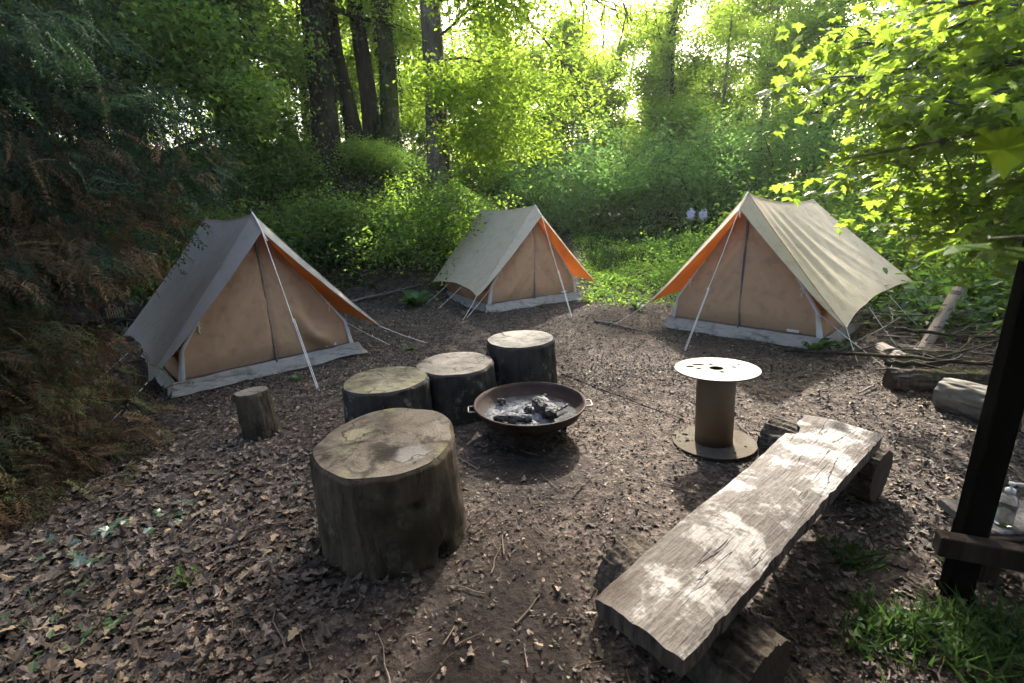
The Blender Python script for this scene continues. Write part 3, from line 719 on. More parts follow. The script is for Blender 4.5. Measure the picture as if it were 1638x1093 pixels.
# ------------------------------------------------------------------ tents
def arr(*a): return np.array(a, float)
def make_tent(label, x, y, ang, fly, seed, L=2.1, H=1.70, ridge_rear=None, tips=None, wrinkle=.010, guys=(), sag=.045, fold=0.0, diag=1.0, dfold=(.018, .018)):
    t = thing('ridge_tent', label, 'tent', (x, y, gz(x, y) - .005), ang, 'canvas ridge tents round the clearing')
    rg = np.random.default_rng(seed)
    RF = arr(0, -.03, H); RR = arr(*(ridge_rear or (0, L, H - .02)))
    TP = dict(FL=(-1.2, -.15, .31), FR=(1.2, -.15, .31), RL=(-1.2, L + .1, .31), RR=(1.2, L + .1, .31))
    TP.update(tips or {}); TP = {k: arr(*v) for k, v in TP.items()}
    def ridge(tt):
        p = RF + (RR - RF) * tt[:, None]; p[:, 2] -= sag * 4 * tt * (1 - tt) ; return p
    def panel(side, off=0.0):
        F, R = TP['F' + side], TP['R' + side]; sg = -1 if side == 'L' else 1
        def fn(s, tt):
            r = ridge(tt); e = F + (R - F) * tt[:, None]
            k = 4 * tt * (1 - tt)
            e = e + (r - e) * (.062 * k)[:, None]
            # small scallops between the eave guys
            e = e + (r - e) * (.007 * np.abs(np.sin(3 * PI * tt)))[:, None]
            p = r + (e - r) * s[:, None]
            n = nrm(np.cross(R - F, RF - F)) * sg; n = n if n[2] > 0 else -n
            amp = np.sin(PI * np.clip(s, 0, 1))
            d = -.035 * amp * (.4 + .6 * k)
            w = fbm(tt * 9 + s * 2.5 * diag + seed, s * 1.2 + seed * .7, 4) - .5
            d = d + wrinkle * 2.2 * w * amp ** .5
            if fold:
                q = tt * 1.0 - .30 * s
                for c0, wd, a in ((.08, .030, 1.0), (.13, .022, -.8), (.18, .028, .9), (.25, .03, -.7), (.31, .026, .8), (.38, .03, -.5), (.47, .04, .6), (.58, .03, .35)):
                    d = d + fold * a * np.exp(-((tt - (c0 + .35 * s * c0 * 2)) / wd) ** 2) * np.sin(PI * np.clip(s * 1.02, 0, 1)) ** 1.2
            p = p + n * (d + off)[:, None]
            return p
        return fn
    def hood(side, off=0.0):
        f = panel(side, off)
        def fn(s, v):
            p = f(s, np.zeros_like(s)); k = (1 - s) ** .75
            return p + np.column_stack([np.zeros_like(s), -.20 * v * k, -.165 * v * k])
        return fn
    mb = MB()
    for side in 'LR':
        fl = side == 'R'
        sheet(mb, panel(side), 44, 60, 0, flip=fl); sheet(mb, hood(side), 44, 5, 0, flip=not fl)
        sheet(mb, panel(side, -.008), 44, 60, 1, flip=not fl); sheet(mb, hood(side, -.008), 44, 5, 1, flip=fl)
        s = np.linspace(0, 1, 40); z0 = np.zeros(40)
        tube(mb, panel(side, .003)(s, z0), .004, 5, 0)                       # raised seam over the pole
        tube(mb, hood(side, -.004)(s, z0 + 1), .006, 5, 0)                   # rolled hems
        tube(mb, panel(side, -.004)(s, z0 + 1), .006, 5, 0); tube(mb, panel(side, -.004)(z0 + 1, np.linspace(0, 1, 40)), .006, 5, 0)
    tube(mb, ridge(np.linspace(0, 1, 20)) + arr(0, 0, .002), .006, 6, 0)
    mb.build('flysheet', [fly, M['orange']], t)
    # inner tent
    zs, ws, wb, za, yF = .42, .85, .935, H - .11, .06
    RL = L - .05
    def half(z): return np.where(z < zs, wb + (ws - wb) * z / zs, ws + (.02 - ws) * (z - zs) / (za - zs))
    def front(u, v):
        z = .05 + (za - .05) * v; x = (2 * u - 1) * half(z)
        e = np.clip((1 - np.abs(2 * u - 1)) * 3, 0, 1) * np.clip(v * 6, 0, 1) * np.clip((1 - v) * 4, 0, 1)
        b = -.05 * np.sin(PI * u) * np.sin(PI * v) ** .7
        f1 = (fbm(x * 3.2 + z * 2.2 * np.sign(x) + seed, z * 1.1 - x * .4, 4) - .5) * .075
        f2 = np.sin(13 * (np.abs(x) * .80 + z * .60) + seed + 3 * (fbm(x * 2, z * 2 + seed, 2) - .5)) * np.where(x > 0, dfold[1], dfold[0]) * sstep(.1, .5, np.abs(x)) * sstep(1.2, .4, z)
        pinch = .018 * np.exp(-(x / .03) ** 2)
        return np.column_stack([x, yF + (b + f1 + f2) * e + pinch * np.clip(v * 5, 0, 1), z])
    mb = MB(); sheet(mb, front, 90, 70, 0)
    def side_wall(sg):
        def fn(u, v):
            z = .03 + (zs - .03) * v; yy = yF + RL * u
            xo = half(z) + .05 * np.sin(PI * u) * np.sin(PI * v) + (fbm(u * 9 + seed, v * 3, 3) - .5) * .05 * np.sin(PI * np.clip(u, 0, 1))
            return np.column_stack([sg * xo, yy, z])
        return fn
    def roof(sg):
        def fn(u, v):
            z = zs + (za - .03 - zs) * v
            k = RR[0] * u * v
            return np.column_stack([sg * half(z) * .98 + k, yF + RL * u, z - .05 * np.sin(PI * u) * v])
        return fn
    for sg in (-1, 1):
        sheet(mb, side_wall(sg), 30, 12, 0); sheet(mb, roof(sg), 16, 12, 0)
    def back(u, v):
        z = .03 + (za - .08) * v; return np.column_stack([(2 * u - 1) * half(z) * .98 + RR[0] * v, np.full_like(u, yF + RL), z])
    sheet(mb, back, 12, 12, 0)
    mb.build('inner_tent', M['inner'], t)
    # crumpled groundsheet flap along the foot of the walls
    mb = MB()
    def flap_front(u, v):
        x = (2 * u - 1) * (wb + .03 + .05 * (1 - v)); z = .008 + .125 * v + .02 * (fbm(u * 9 + seed, v * 2, 3) - .5)
        yy = yF - .022 - .13 * (1 - v) * (.35 + .9 * fbm(u * 7 + seed * 2, 1.0, 3)) + .07 * (fbm(u * 14 + v * 3, v * 2 + seed, 3) - .5) * np.sin(PI * np.clip(v + .15, 0, 1))
        return np.column_stack([x, yy, np.maximum(z, .006)])
    sheet(mb, flap_front, 80, 9, 0, smooth=False)
    for sg in (-1, 1):
        def flap_side(u, v):
            z = .006 + .13 * v; xo = wb + .012 + .09 * (1 - v) * (.4 + .8 * fbm(u * 8 + seed, 2.0, 3)) + .02 * (fbm(u * 18, v * 3, 3) - .5)
            return np.column_stack([sg * xo, yF - .02 + RL * u, z])
        sheet(mb, flap_side, 50, 7, 0, smooth=False)
    mb.build('mud_flap', M['flap'], t)
    # door zip
    q = np.linspace(.055, .97, 40); P = front(np.full(40, .5), q); mb = MB()
    P[:, 1] -= .004; off = arr(.008, 0, 0)
    mb.add(np.vstack([P - off, P + off]), [np.array([(i, i + 1, i + 41, i + 40) for i in range(39)])]); tube(mb, P - arr(0, .003, 0), .0028, 5)
    mb.build('door_zip', M['zip'], t)
    mb = MB(); q = np.linspace(.02, .98, 50); tube(mb, front(q, np.full(50, .062)) - arr(0, .006, 0), .0045, 5); mb.build('hem', M['zip'], t)
    for sg in (-1, 1):
        # white corner tape: up the slope edge, over the shoulder, down to the ground
        zz = np.concatenate([np.linspace(.0, zs, 10), np.linspace(zs, .95, 14)[1:]]); mb = MB()
        hw = half(zz); wd = np.interp(zz, [0, .1, zs, .95], [.085, .05, .032, .012])
        a = np.column_stack([sg * (hw + .004), np.full_like(zz, yF - .012), zz]); b = np.column_stack([sg * (hw - wd), np.full_like(zz, yF - .016), zz])
        c = np.column_stack([sg * (hw + .006), np.full_like(zz, yF + .03), zz])
        n = len(zz); mb.add(np.vstack([c, a, b]), [np.array([(i, i + 1, n + i + 1, n + i) for i in range(n - 1)] + [(n + i, n + i + 1, 2 * n + i + 1, 2 * n + i) for i in range(n - 1)])], 0, .5, True)
        mb.build('corner_tape', M['tape'], t)
        s0 = arr(sg * (half(np.array(.66)) - .02), yF - .02, .66); mb = MB()
        tube(mb, [s0, s0 + arr(.012, -.012, -.03), s0 + arr(-.006, -.014, -.055), s0 + arr(.006, -.012, -.085)], .007, 5); tube(mb, [s0 + arr(-.03, -.006, .012), s0, s0 + arr(.022, -.008, .02)], .006, 5)
        mb.build('tie', M['rope'], t)
    mb = MB(); box(mb, (.62, yF - .035, .175), (.13, .003, .03), rot=rotz(.03)); mb.build('label_patch', M['tape'], t)
    mb = MB(); tube(mb, [RF + arr(0, .02, -.02), RF + arr(0, .02, .05)], .009, 8); mb.build('pole_tip', M['rust_pale'], t)
    mb = MB(); tube(mb, [(0, .03, .02), (0, .03, H - .02)], .012, 8); mb.build('pole', M['rust_pale'], t)
    # guy lines with pegs
    loc = lambda p: arr(*p)
    mb = MB(); k = hood('L')(np.zeros(1), np.ones(1))[0] + arr(0, -.012, .0); pk = loc(guys[0])
    mid = k + (pk - k) * .56
    tube(mb, [RF + arr(0, -.005, .012), (RF + k) / 2 + arr(0, -.012, .02), k, k + (pk - k) * .3 + arr(.004, 0, -.010), mid, pk], [.010, .008, .0045, .0045, .0045, .0045], 6)
    tube(mb, [k + arr(.0, 0, 0), k + arr(.018, -.02, -.07), k + arr(.026, -.03, -.10)], .006, 5)
    tube(mb, [mid + arr(.012, 0, .01), pk + arr(.014, .004, 0)], .0045, 5); box(mb, mid, (.02, .016, .03))
    mb.build('guy_line', M['rope'], t)
    ends = [pk]
    for a, b in guys[1:]:
        a, b = (TP[a] if isinstance(a, str) else arr(*a)), arr(*b)
        mb = MB(); m2 = (a + b) / 2 - arr(0, 0, .012)
        tube(mb, [a, a + (m2 - a) * .5, m2, b], .0038, 5); box(mb, a + (b - a) * .6, (.014, .014, .022)); mb.build('guy_line', M['rope'], t); ends.append(b)
    for b in ends:
        mb = MB(); d = nrm(arr(b[0] * .15, -.2, 1.0))
        tube(mb, [b - d * .05, b + d * .03, b + d * .035 + arr(.012, 0, .004)], .006, 5); mb.build('peg', M['rust_pale'], t)
    return t
make_tent('brown ridge tent with shade-greyed flysheet at left under dark conifer boughs, nearest the small upright log', -2.60, 5.02, .746, M['fly_shaded'], 3, L=2.12, tips=dict(FL=(-1.16, -.20, .27), RL=(-1.14, 2.0, .33)),
          guys=[(.05, -.95, .0), ('FR', (1.75, -.3, 0)), ((.83, .05, .42), (1.38, .02, 0)), ('FL', (-1.52, -.33, 0)), ('RL', (-1.75, 2.25, 0)), ((-1.2, .9, .33), (-1.65, .95, 0))], wrinkle=.007, fold=0.004, dfold=(.012, .075))
make_tent('beige ridge tent in the middle of the row beside the green meadow', .454, 8.254, .496, M['fly'], 9, L=2.1, tips=dict(FL=(-1.2, -.13, .33), RL=(-1.2, 1.95, .33)),
          guys=[(-.13, -1.25, 0), ('FR', (1.5, -.45, 0)), ('FL', (-1.55, -.3, 0)), ((-.83, .05, .42), (-1.44, -.19, 0)), ((-1.1, .75, .36), (-1.5, .9, 0)), ((-1.12, 1.3, .36), (-1.56, 1.44, 0)), ((.83, .05, .42), (1.35, -.1, 0))], wrinkle=.008)
make_tent('cream ridge tent at right with wrinkled sunlit roof flaring toward the brush pile', 2.828, 5.741, -.82, M['fly'], 17, L=1.95, H=1.735, ridge_rear=(.15, 1.95, 1.63), tips=dict(FL=(-1.17, -.14, .33), FR=(1.16, -.12, .32), RR=(1.40, 2.0, .56), RL=(-1.2, 2.0, .33)),
          guys=[(-.2, -.97, 0), ('FR', (1.33, -.25, 0)), ((.83, .05, .42), (1.55, -.23, 0)), ((1.2, .65, .42), (1.55, .55, 0)), ((1.27, 1.3, .47), (1.75, 1.25, 0)), ('RR', (2.3, 2.6, .4)), ('FL', (-1.6, -.3, 0))], wrinkle=.010, fold=.019, sag=.075)

# ------------------------------------------------------------------ shelter post, low rail, low bench and bottle
M['black_wood'] = bark_mat('black_stained_timber', (.0012, .0012, .0012), (.003, .003, .0028), rough=.3, spec=.0)
M['rail_wood'] = bark_mat('dark_rail_timber', (.02, .016, .013), (.045, .036, .03), rough=.4, spec=.05)
st = thing('shelter', 'black square post crossed by a low rail at the right edge, unseen roof and wall added to block skylight', 'shelter', (1.825, 1.62, gz(1.78, 1.62)), .0)
mb = MB(); box(mb, (0, 0, 1.26), (.084, .084, 2.56), bev=.006, rot=rotz(-.40)); mb.build('post', M['black_wood'], st)
mb = MB(); box(mb, (.50, -.30, .29), (1.42, .062, .088), rot=rotz(-.40), bev=.005); mb.build('rail', M['rail_wood'], st)
mb = MB(); box(mb, (0, 0, -.02), (.10, .10, .12), bev=.01, rot=rotz(-.4)); mb.build('footing', M['black_wood'], st)
for px_, py_ in ((-5.0, 0), (-5.0, -4.6), (0, -4.6), (2.6, 0), (2.6, -4.6)):
    mb = MB(); box(mb, (px_, py_, 1.26), (.098, .098, 2.56), bev=.006); mb.build('post', M['black_wood'], st)  # unseen posts, added to carry the light-blocking roof
for py_ in (0, -4.6):
    mb = MB(); box(mb, (-1.2, py_, 2.60), (8.2, .08, .14)); mb.build('added_beam', M['black_wood'], st)  # out of view, added along with the roof
mb = MB()
for k in range(34): box(mb, (-1.2 , .12 - .15 * k, 2.70 + .0 * k), (8.6, .146, .03))
mb.build('roof', M['rail_wood'], st)  # unseen roof, added to keep skylight off the foreground
mb = MB()
for k in range(15): box(mb, (-1.2, -4.68, .1 + .17 * k), (8.2, .025, .165))
mb.build('added_back_wall', M['rail_wood'], st)  # unseen wall behind the camera, added to darken the stump fronts
lb = thing('low_bench', 'low weathered plank bench carrying the soap bottle beyond the black post', 'bench', (2.42, 1.74, gz(2.4, 1.74)), -.10)
mb = MB(); box(mb, (0, 0, .255), (.95, .24, .045), bev=.006); mb.build('seat', M['plank'], lb)
mb = MB(); box(mb, (0, -.145, .225), (.95, .03, .09), bev=.005); mb.build('front_board', M['rail_wood'], lb)
for sx in (-.38, .38):
    mb = MB(); box(mb, (sx, 0, .11), (.07, .2, .242), bev=.005); mb.build('leg', M['rail_wood'], lb)
m = Mat('clear_plastic'); M['clear'] = m.done(m.pbsdf((.86, .88, .87), .08, None, .5, 0, Transmission_Weight=.88, IOR=1.25))
m = Mat('clear_liquid'); M['liquid'] = m.done(m.pbsdf((.80, .83, .82), .12, None, .5, 0, Transmission_Weight=.75, IOR=1.2))
m = Mat('pump_plastic'); M['pump'] = m.done(m.pbsdf((.72, .73, .72), .35, None, .5))
m = Mat('grey_print'); M['print'] = m.done(m.pbsdf((.12, .13, .14), .6, None, .3))
bt = thing('soap_bottle', 'clear pump soap bottle standing on the low bench beside the black post', 'bottle', (2.055, 1.715, gz(2.4, 1.74) + .279), .3)
mb = MB(); lathe(mb, [(.0005, .001), (.030, .001), (.034, .006), (.0345, .11), (.033, .120), (.024, .134), (.0135, .14), (.0135, .15), (.0005, .15)], 40); mb.build('body', M['clear'], bt)
mb = MB(); lathe(mb, [(.0005, .006), (.029, .006), (.0305, .012), (.031, .085), (.0005, .0855)], 32); mb.build('liquid', M['liquid'], bt)
mb = MB(); lathe(mb, [(.0005, .148), (.0165, .148), (.0165, .166), (.006, .168), (.0045, .185), (.011, .187), (.011, .196), (.0005, .198)], 24); tube(mb, [(0, 0, .192), (.03, -.02, .192), (.042, -.028, .184)], [.006, .005, .0035], 8); mb.build('pump', M['pump'], bt)
mb = MB(); mb2 = MB(); Rr = .0349
def patch(b, a0, a1, z0, z1, k=10, R=Rr):
    a = np.linspace(a0, a1, k); V = [(R * math.cos(q), R * math.sin(q), z) for q in a for z in (z0, z1)]
    b.add(V, [np.array([(2 * i, 2 * i + 2, 2 * i + 3, 2 * i + 1) for i in range(k - 1)])])
rg = np.random.default_rng(2)
a = -2.45
while a < -1.35:
    w = rg.uniform(.05, .12); patch(mb, a, a + w, .088, .102, 4); a += w + .04
for zz in (.078, .071, .064):
    patch(mb, -2.3, -1.5, zz, zz + .0022, 8)
mb.build('print', M['print'], bt)

# ------------------------------------------------------------------ wheeled cart behind the left tent
M['cart'] = rust('dark_cart_paint', (.012, .014, .018), (.03, .034, .04), .45)
M['cart_tyre'] = rust('rubber', (.012, .012, .012), (.025, .024, .023), .8)
ct = thing('cart', 'dark wheeled cart half hidden by foliage behind the left tent', 'cart', (-6.05, 6.95, gz(-6.05, 6.95)), .45)
mb = MB(); box(mb, (0, 0, .44), (1.0, .55, .30), bev=.05); box(mb, (-.06, 0, .63), (.8, .5, .10), bev=.04); mb.build('tub', M['cart'], ct)
mb = MB()
for k in range(7): box(mb, (.12 + .03 * k, -.285, .43), (.012, .02, .16))
mb.build('grille', M['rust_pale'], ct)
for sx in (.30, -.32):
    for sy in (-.31, .31):
        o = mb = MB(); n = 28; a = np.linspace(0, 2 * PI, n); tube(mb, np.column_stack([sx + .15 * np.cos(a), np.full(n, sy), .17 + .15 * np.sin(a)]), .026, 8, caps=False); wh = mb.build('wheel', M['cart_tyre'], ct)
        mb = MB()
        for k in range(10):
            q = 2 * PI * k / 10; tube(mb, [(sx, sy - .015, .17), (sx + .13 * math.cos(q), sy - .015, .17 + .13 * math.sin(q))], .006, 4)
        tube(mb, [(sx, sy - .04, .17), (sx, sy + .02, .17)], .03, 10); mb.build('spokes', M['rust_pale'], wh)
mb = MB(); tube(mb, [(-.48, -.2, .5), (-.8, -.2, .75), (-.86, 0, .78), (-.8, .2, .75), (-.48, .2, .5)], .014, 6); mb.build('handle', M['cart'], ct)

# ------------------------------------------------------------------ brush pile and logs at right
M['cut_pale'] = cut_mat('sawn_end_brown', (.30, .20, .12), (.16, .10, .06), .25, 0, seedv=5)
m = Mat('pale_barkless_wood'); n = m.noise(6, 6, v=m.mapv((1, 1, 1)), rough=.65)
c = m.mix(m.ramp(n, [(.35, 0), (.65, 1)]), (.13, .115, .09), (.22, .20, .165)); c = m.mix(m.math('MULTIPLY', m.ramp(m.noise(16, 5), [(.58, 0), (.68, 1)]), .6), c, (.09, .07, .05))
M['pale_log'] = m.done(m.pbsdf(c, .8, m.bump(n, .5, .01), .2))
m = Mat('birch_bark'); z = m.mapv((6, 6, 30)); n = m.noise(3.5, 4, v=m.mapv((2, 2, 7)))
c = m.mix(m.ramp(n, [(.56, 0), (.62, 1)]), (.17, .14, .115), (.04, .032, .028)); M['birch'] = m.done(m.pbsdf(c, .75, None, .2))
def log_thing(name, label, cat, p0, p1, r, seed, bark, cut, group=None, **kw):
    p0, p1 = arr(*p0), arr(*p1); c = (p0 + p1) / 2
    t = thing(name, label, cat, tuple(c), 0, group); log_parts(p0 - c, p1 - c, r, seed, bark, cut, t, **kw); return t
def gp(x, y, dz): return (x, y, gz(x, y) + dz)
lt = log_thing('log', 'dark mossy log lying flat in front of the brush pile', 'log', gp(3.27, 3.86, .085), gp(3.98, 3.70, .10), .085, 61, M['moss_bark'], M['cut_dark'], rough=.09)
mb = MB(); rg = np.random.default_rng(8); n = 2600
tt = rg.uniform(.25, .98, n); an = rg.normal(0, .55, n); P0, P1 = arr(-.355, .08, -.0), arr(.355, -.08, .015); axm = nrm(P1 - P0); sm_ = nrm(np.cross(axm, (0, 0, 1)))
keep = fbm(tt * 7, an * 2 + 4, 3) > .46; tt, an = tt[keep], an[keep]
pp = P0 + (P1 - P0) * tt[:, None] + .089 * (np.sin(an)[:, None] * sm_ + np.cos(an)[:, None] * arr(0, 0, 1))
scatter(mb, BLADE, pp, rg.uniform(.008, .02, len(pp)), pitch=(0, .5), roll=(0, .5), rng=rg); M['moss_leaf'] = leaf_mat('moss_green', (.05, .055, .012), (.13, .13, .025), (.1, .11, .02), .2)
mb.build('moss', M['moss_leaf'], lt)
log_thing('log', 'thick pale barkless cut log half behind the black post', 'log', gp(3.42, 3.50, .115), gp(3.62, 3.02, .12), .125, 66, M['pale_log'], M['cut_pale'], rough=.07)
log_thing('log', 'birch log with pale spotted bark leaning up out of the brush pile', 'log', gp(4.30, 4.72, .05), (5.10, 5.30, .58), .052, 71, M['birch'], M['cut_pale'], rough=.03)
log_thing('log', 'short cut log with its sawn end facing the clearing at the brush pile edge', 'log', gp(3.95, 4.85, .06), gp(3.84, 4.40, .055), .075, 73, M['birch'], M['cut_pale'], rough=.05)
log_thing('log', 'grey half buried log behind the short cut log', 'log', gp(4.45, 4.55, .04), gp(4.15, 4.85, .05), .06, 77, M['bark_pale'], M['cut_pale'], rough=.08)
def stick(label, pts, r, seed, mat, forks=2, group=None, name='branch', cat='branch'):
    rg = np.random.default_rng(seed); pts = np.array(pts, float); c = pts.mean(0)
    t = np.linspace(0, 1, 16); P = np.stack([np.interp(t, np.linspace(0, 1, len(pts)), pts[:, k]) for k in range(3)], 1) - c
    for _ in range(2): P[1:-1] = (P[:-2] + P[2:] + 2 * P[1:-1]) / 4
    P += rg.normal(0, r * .28, P.shape)
    mb = MB(); tube(mb, P, np.linspace(r, r * .4, 16), 7, rough=.06, rng=rg)
    for k in range(forks):
        i = rg.integers(4, 13); d = nrm(P[i + 1] - P[i]); s = nrm(np.cross(d, (0, 0, 1))) * rg.choice([-1, 1]); L = rg.uniform(.15, .4) * np.linalg.norm(P[-1] - P[0]) * .7
        q = [P[i], P[i] + (d + s * .7 + arr(0, 0, .25)) * L * .5, P[i] + (d * 1.1 + s * 1.1 + arr(0, 0, .25)) * L]
        tube(mb, q, [r * .55, r * .4, r * .15], 5)
    o = mb.build(name, mat, None); o.location = tuple(c); return tag(o, label, cat, group)
GB = 'dead branches of the brush pile'
stick('long dark branch crossing in front of the birch log toward the post', [gp(3.05, 5.05, .03), gp(3.5, 4.5, .12), (3.95, 4.05, .18), (4.35, 3.65, .22)], .022, 81, M['bark_dark'], 3, GB)
stick('thick dark forked branch above the mossy log', [(3.5, 4.2, .12), (3.8, 4.05, .16), (4.4, 3.8, .22)], .03, 82, M['bark_dark'], 3, GB)
stick('dark branch sloping across the birch log toward the right edge', [(4.0, 4.75, .3), (4.5, 4.5, .26), (5.2, 4.3, .3)], .024, 83, M['bark_dark'], 2, GB)
stick('pale straight stick lying behind the birch log', [(3.9, 5.5, .32), (4.6, 5.3, .30), (5.4, 5.1, .34)], .016, 84, M['bark_pale'], 1, GB)
stick('thin twiggy branch leaning over the short cut log', [gp(3.5, 4.9, .02), (3.75, 4.7, .28), (4.1, 4.8, .42)], .010, 85, M['bark_pale'], 4, GB)
stick('thin grey branch lying on the leaves left of the mossy log', [gp(2.95, 3.75, .02), gp(3.3, 3.95, .05), (3.6, 4.2, .14)], .009, 86, M['bark_pale'], 2, GB)
stick('reddish upright broken twig beside the birch log', [gp(4.3, 4.35, .0), (4.32, 4.33, .18), (4.38, 4.3, .32)], .010, 87, M['twig'], 1, GB)
stick('crooked mid brown branch at the foot of the birch log', [(3.8, 4.6, .12), (4.1, 4.45, .15), (4.6, 4.1, .18)], .018, 88, M['bark'], 3, GB)
mb = MB(); rg = np.random.default_rng(4)
for k in range(170):
    x, y = rg.normal(4.75, .75), rg.normal(4.7, .65)
    if x < 3.3 + .3 * abs(y - 4.5): continue
    L = rg.uniform(.25, .9); a = rg.uniform(0, PI); z = gz(x, y) + rg.uniform(.01, .30) * math.exp(-((x - 4.9) / .9) ** 2)
    d = arr(math.cos(a), math.sin(a), rg.normal(0, .15)); P = arr(x, y, z) + np.linspace(-.5, .5, 5)[:, None] * d * L + rg.normal(0, .02, (5, 3))
    P[:, 2] = np.maximum(P[:, 2], terrain(P[:, 0], P[:, 1]) + .005)
    tube(mb, P, np.linspace(.007, .002, 5) * rg.uniform(.5, 1.4), 4, tint=rg.random())
tag(mb.build('brushwood', M['twig']), kind='stuff')
stick('crooked grey stick lying on the leaves between the middle and right tents', [gp(1.25, 6.85, .025), gp(1.42, 6.55, .03), gp(1.6, 6.25, .03), gp(1.80, 6.05, .025)], .022, 91, M['bark_pale'], 1)
stick('straight thin dark rod lying between the fire bowl and the cable spool', [gp(.50, 4.55, .012), gp(.85, 4.05, .012), gp(1.33, 3.42, .012)], .008, 92, M['bark_dark'], 0)
stick('long pale branch lying on the ground left of the middle tent', [gp(-3.1, 9.0, .05), gp(-2.4, 9.3, .07), gp(-1.75, 9.6, .06)], .03, 93, M['bark_pale'], 1)
# ------------------------------------------------------------------ foliage materials
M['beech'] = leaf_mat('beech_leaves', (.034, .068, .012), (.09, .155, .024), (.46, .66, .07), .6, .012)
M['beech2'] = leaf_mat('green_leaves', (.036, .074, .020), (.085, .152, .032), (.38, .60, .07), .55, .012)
M['dark_leaf'] = leaf_mat('dark_green_leaves', (.032, .066, .020), (.075, .135, .034), (.24, .42, .06), .5, .015)  # dark green foliage of the bank and upper left
M['blue_leaf'] = leaf_mat('elder_leaves', (.052, .112, .048), (.105, .20, .075), (.36, .64, .14), .55, .012)
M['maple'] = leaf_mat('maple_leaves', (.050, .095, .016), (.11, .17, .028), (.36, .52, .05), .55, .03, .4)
M['maple_near'] = leaf_mat('maple_leaves_shaded', (.03, .07, .016), (.06, .11, .025), (.26, .42, .04), .55, .015, .5)  # darker copy of the maple leaf, shade put into the colour
M['meadow'] = leaf_mat('meadow_plants', (.055, .125, .028), (.13, .26, .055), (.48, .76, .09), .6, .012)
M['grass'] = leaf_mat('grass_blades', (.013, .032, .010), (.036, .066, .020), (.07, .14, .025), .4, .006)
M['conifer'] = leaf_mat('conifer_needles', (.006, .015, .009), (.022, .042, .021), (.04, .08, .03), .3, .006)
M['conifer_olive'] = leaf_mat('olive_needles', (.018, .024, .009), (.085, .092, .036), (.10, .11, .03), .3, .01)
M['dead_needles'] = leaf_mat('dead_needles', (.024, .016, .009), (.11, .070, .036), (.09, .05, .022), .3, .006)
M['ivy'] = leaf_mat('ivy_leaves', (.008, .020, .009), (.026, .05, .018), (.04, .09, .02), .25, .03, .4)
M['fern'] = leaf_mat('herb_leaves', (.025, .065, .022), (.06, .125, .035), (.16, .32, .05), .4, .03)

# ------------------------------------------------------------------ trees
def bend(p, d, L, k, rng, wob, droop):
    P = [np.array(p, float)]; d = nrm(d)
    for i in range(k):
        d = nrm(d + rng.normal(0, wob, 3) + np.array([0, 0, -droop])); P.append(P[-1] + d * L / k)
    return np.array(P), d

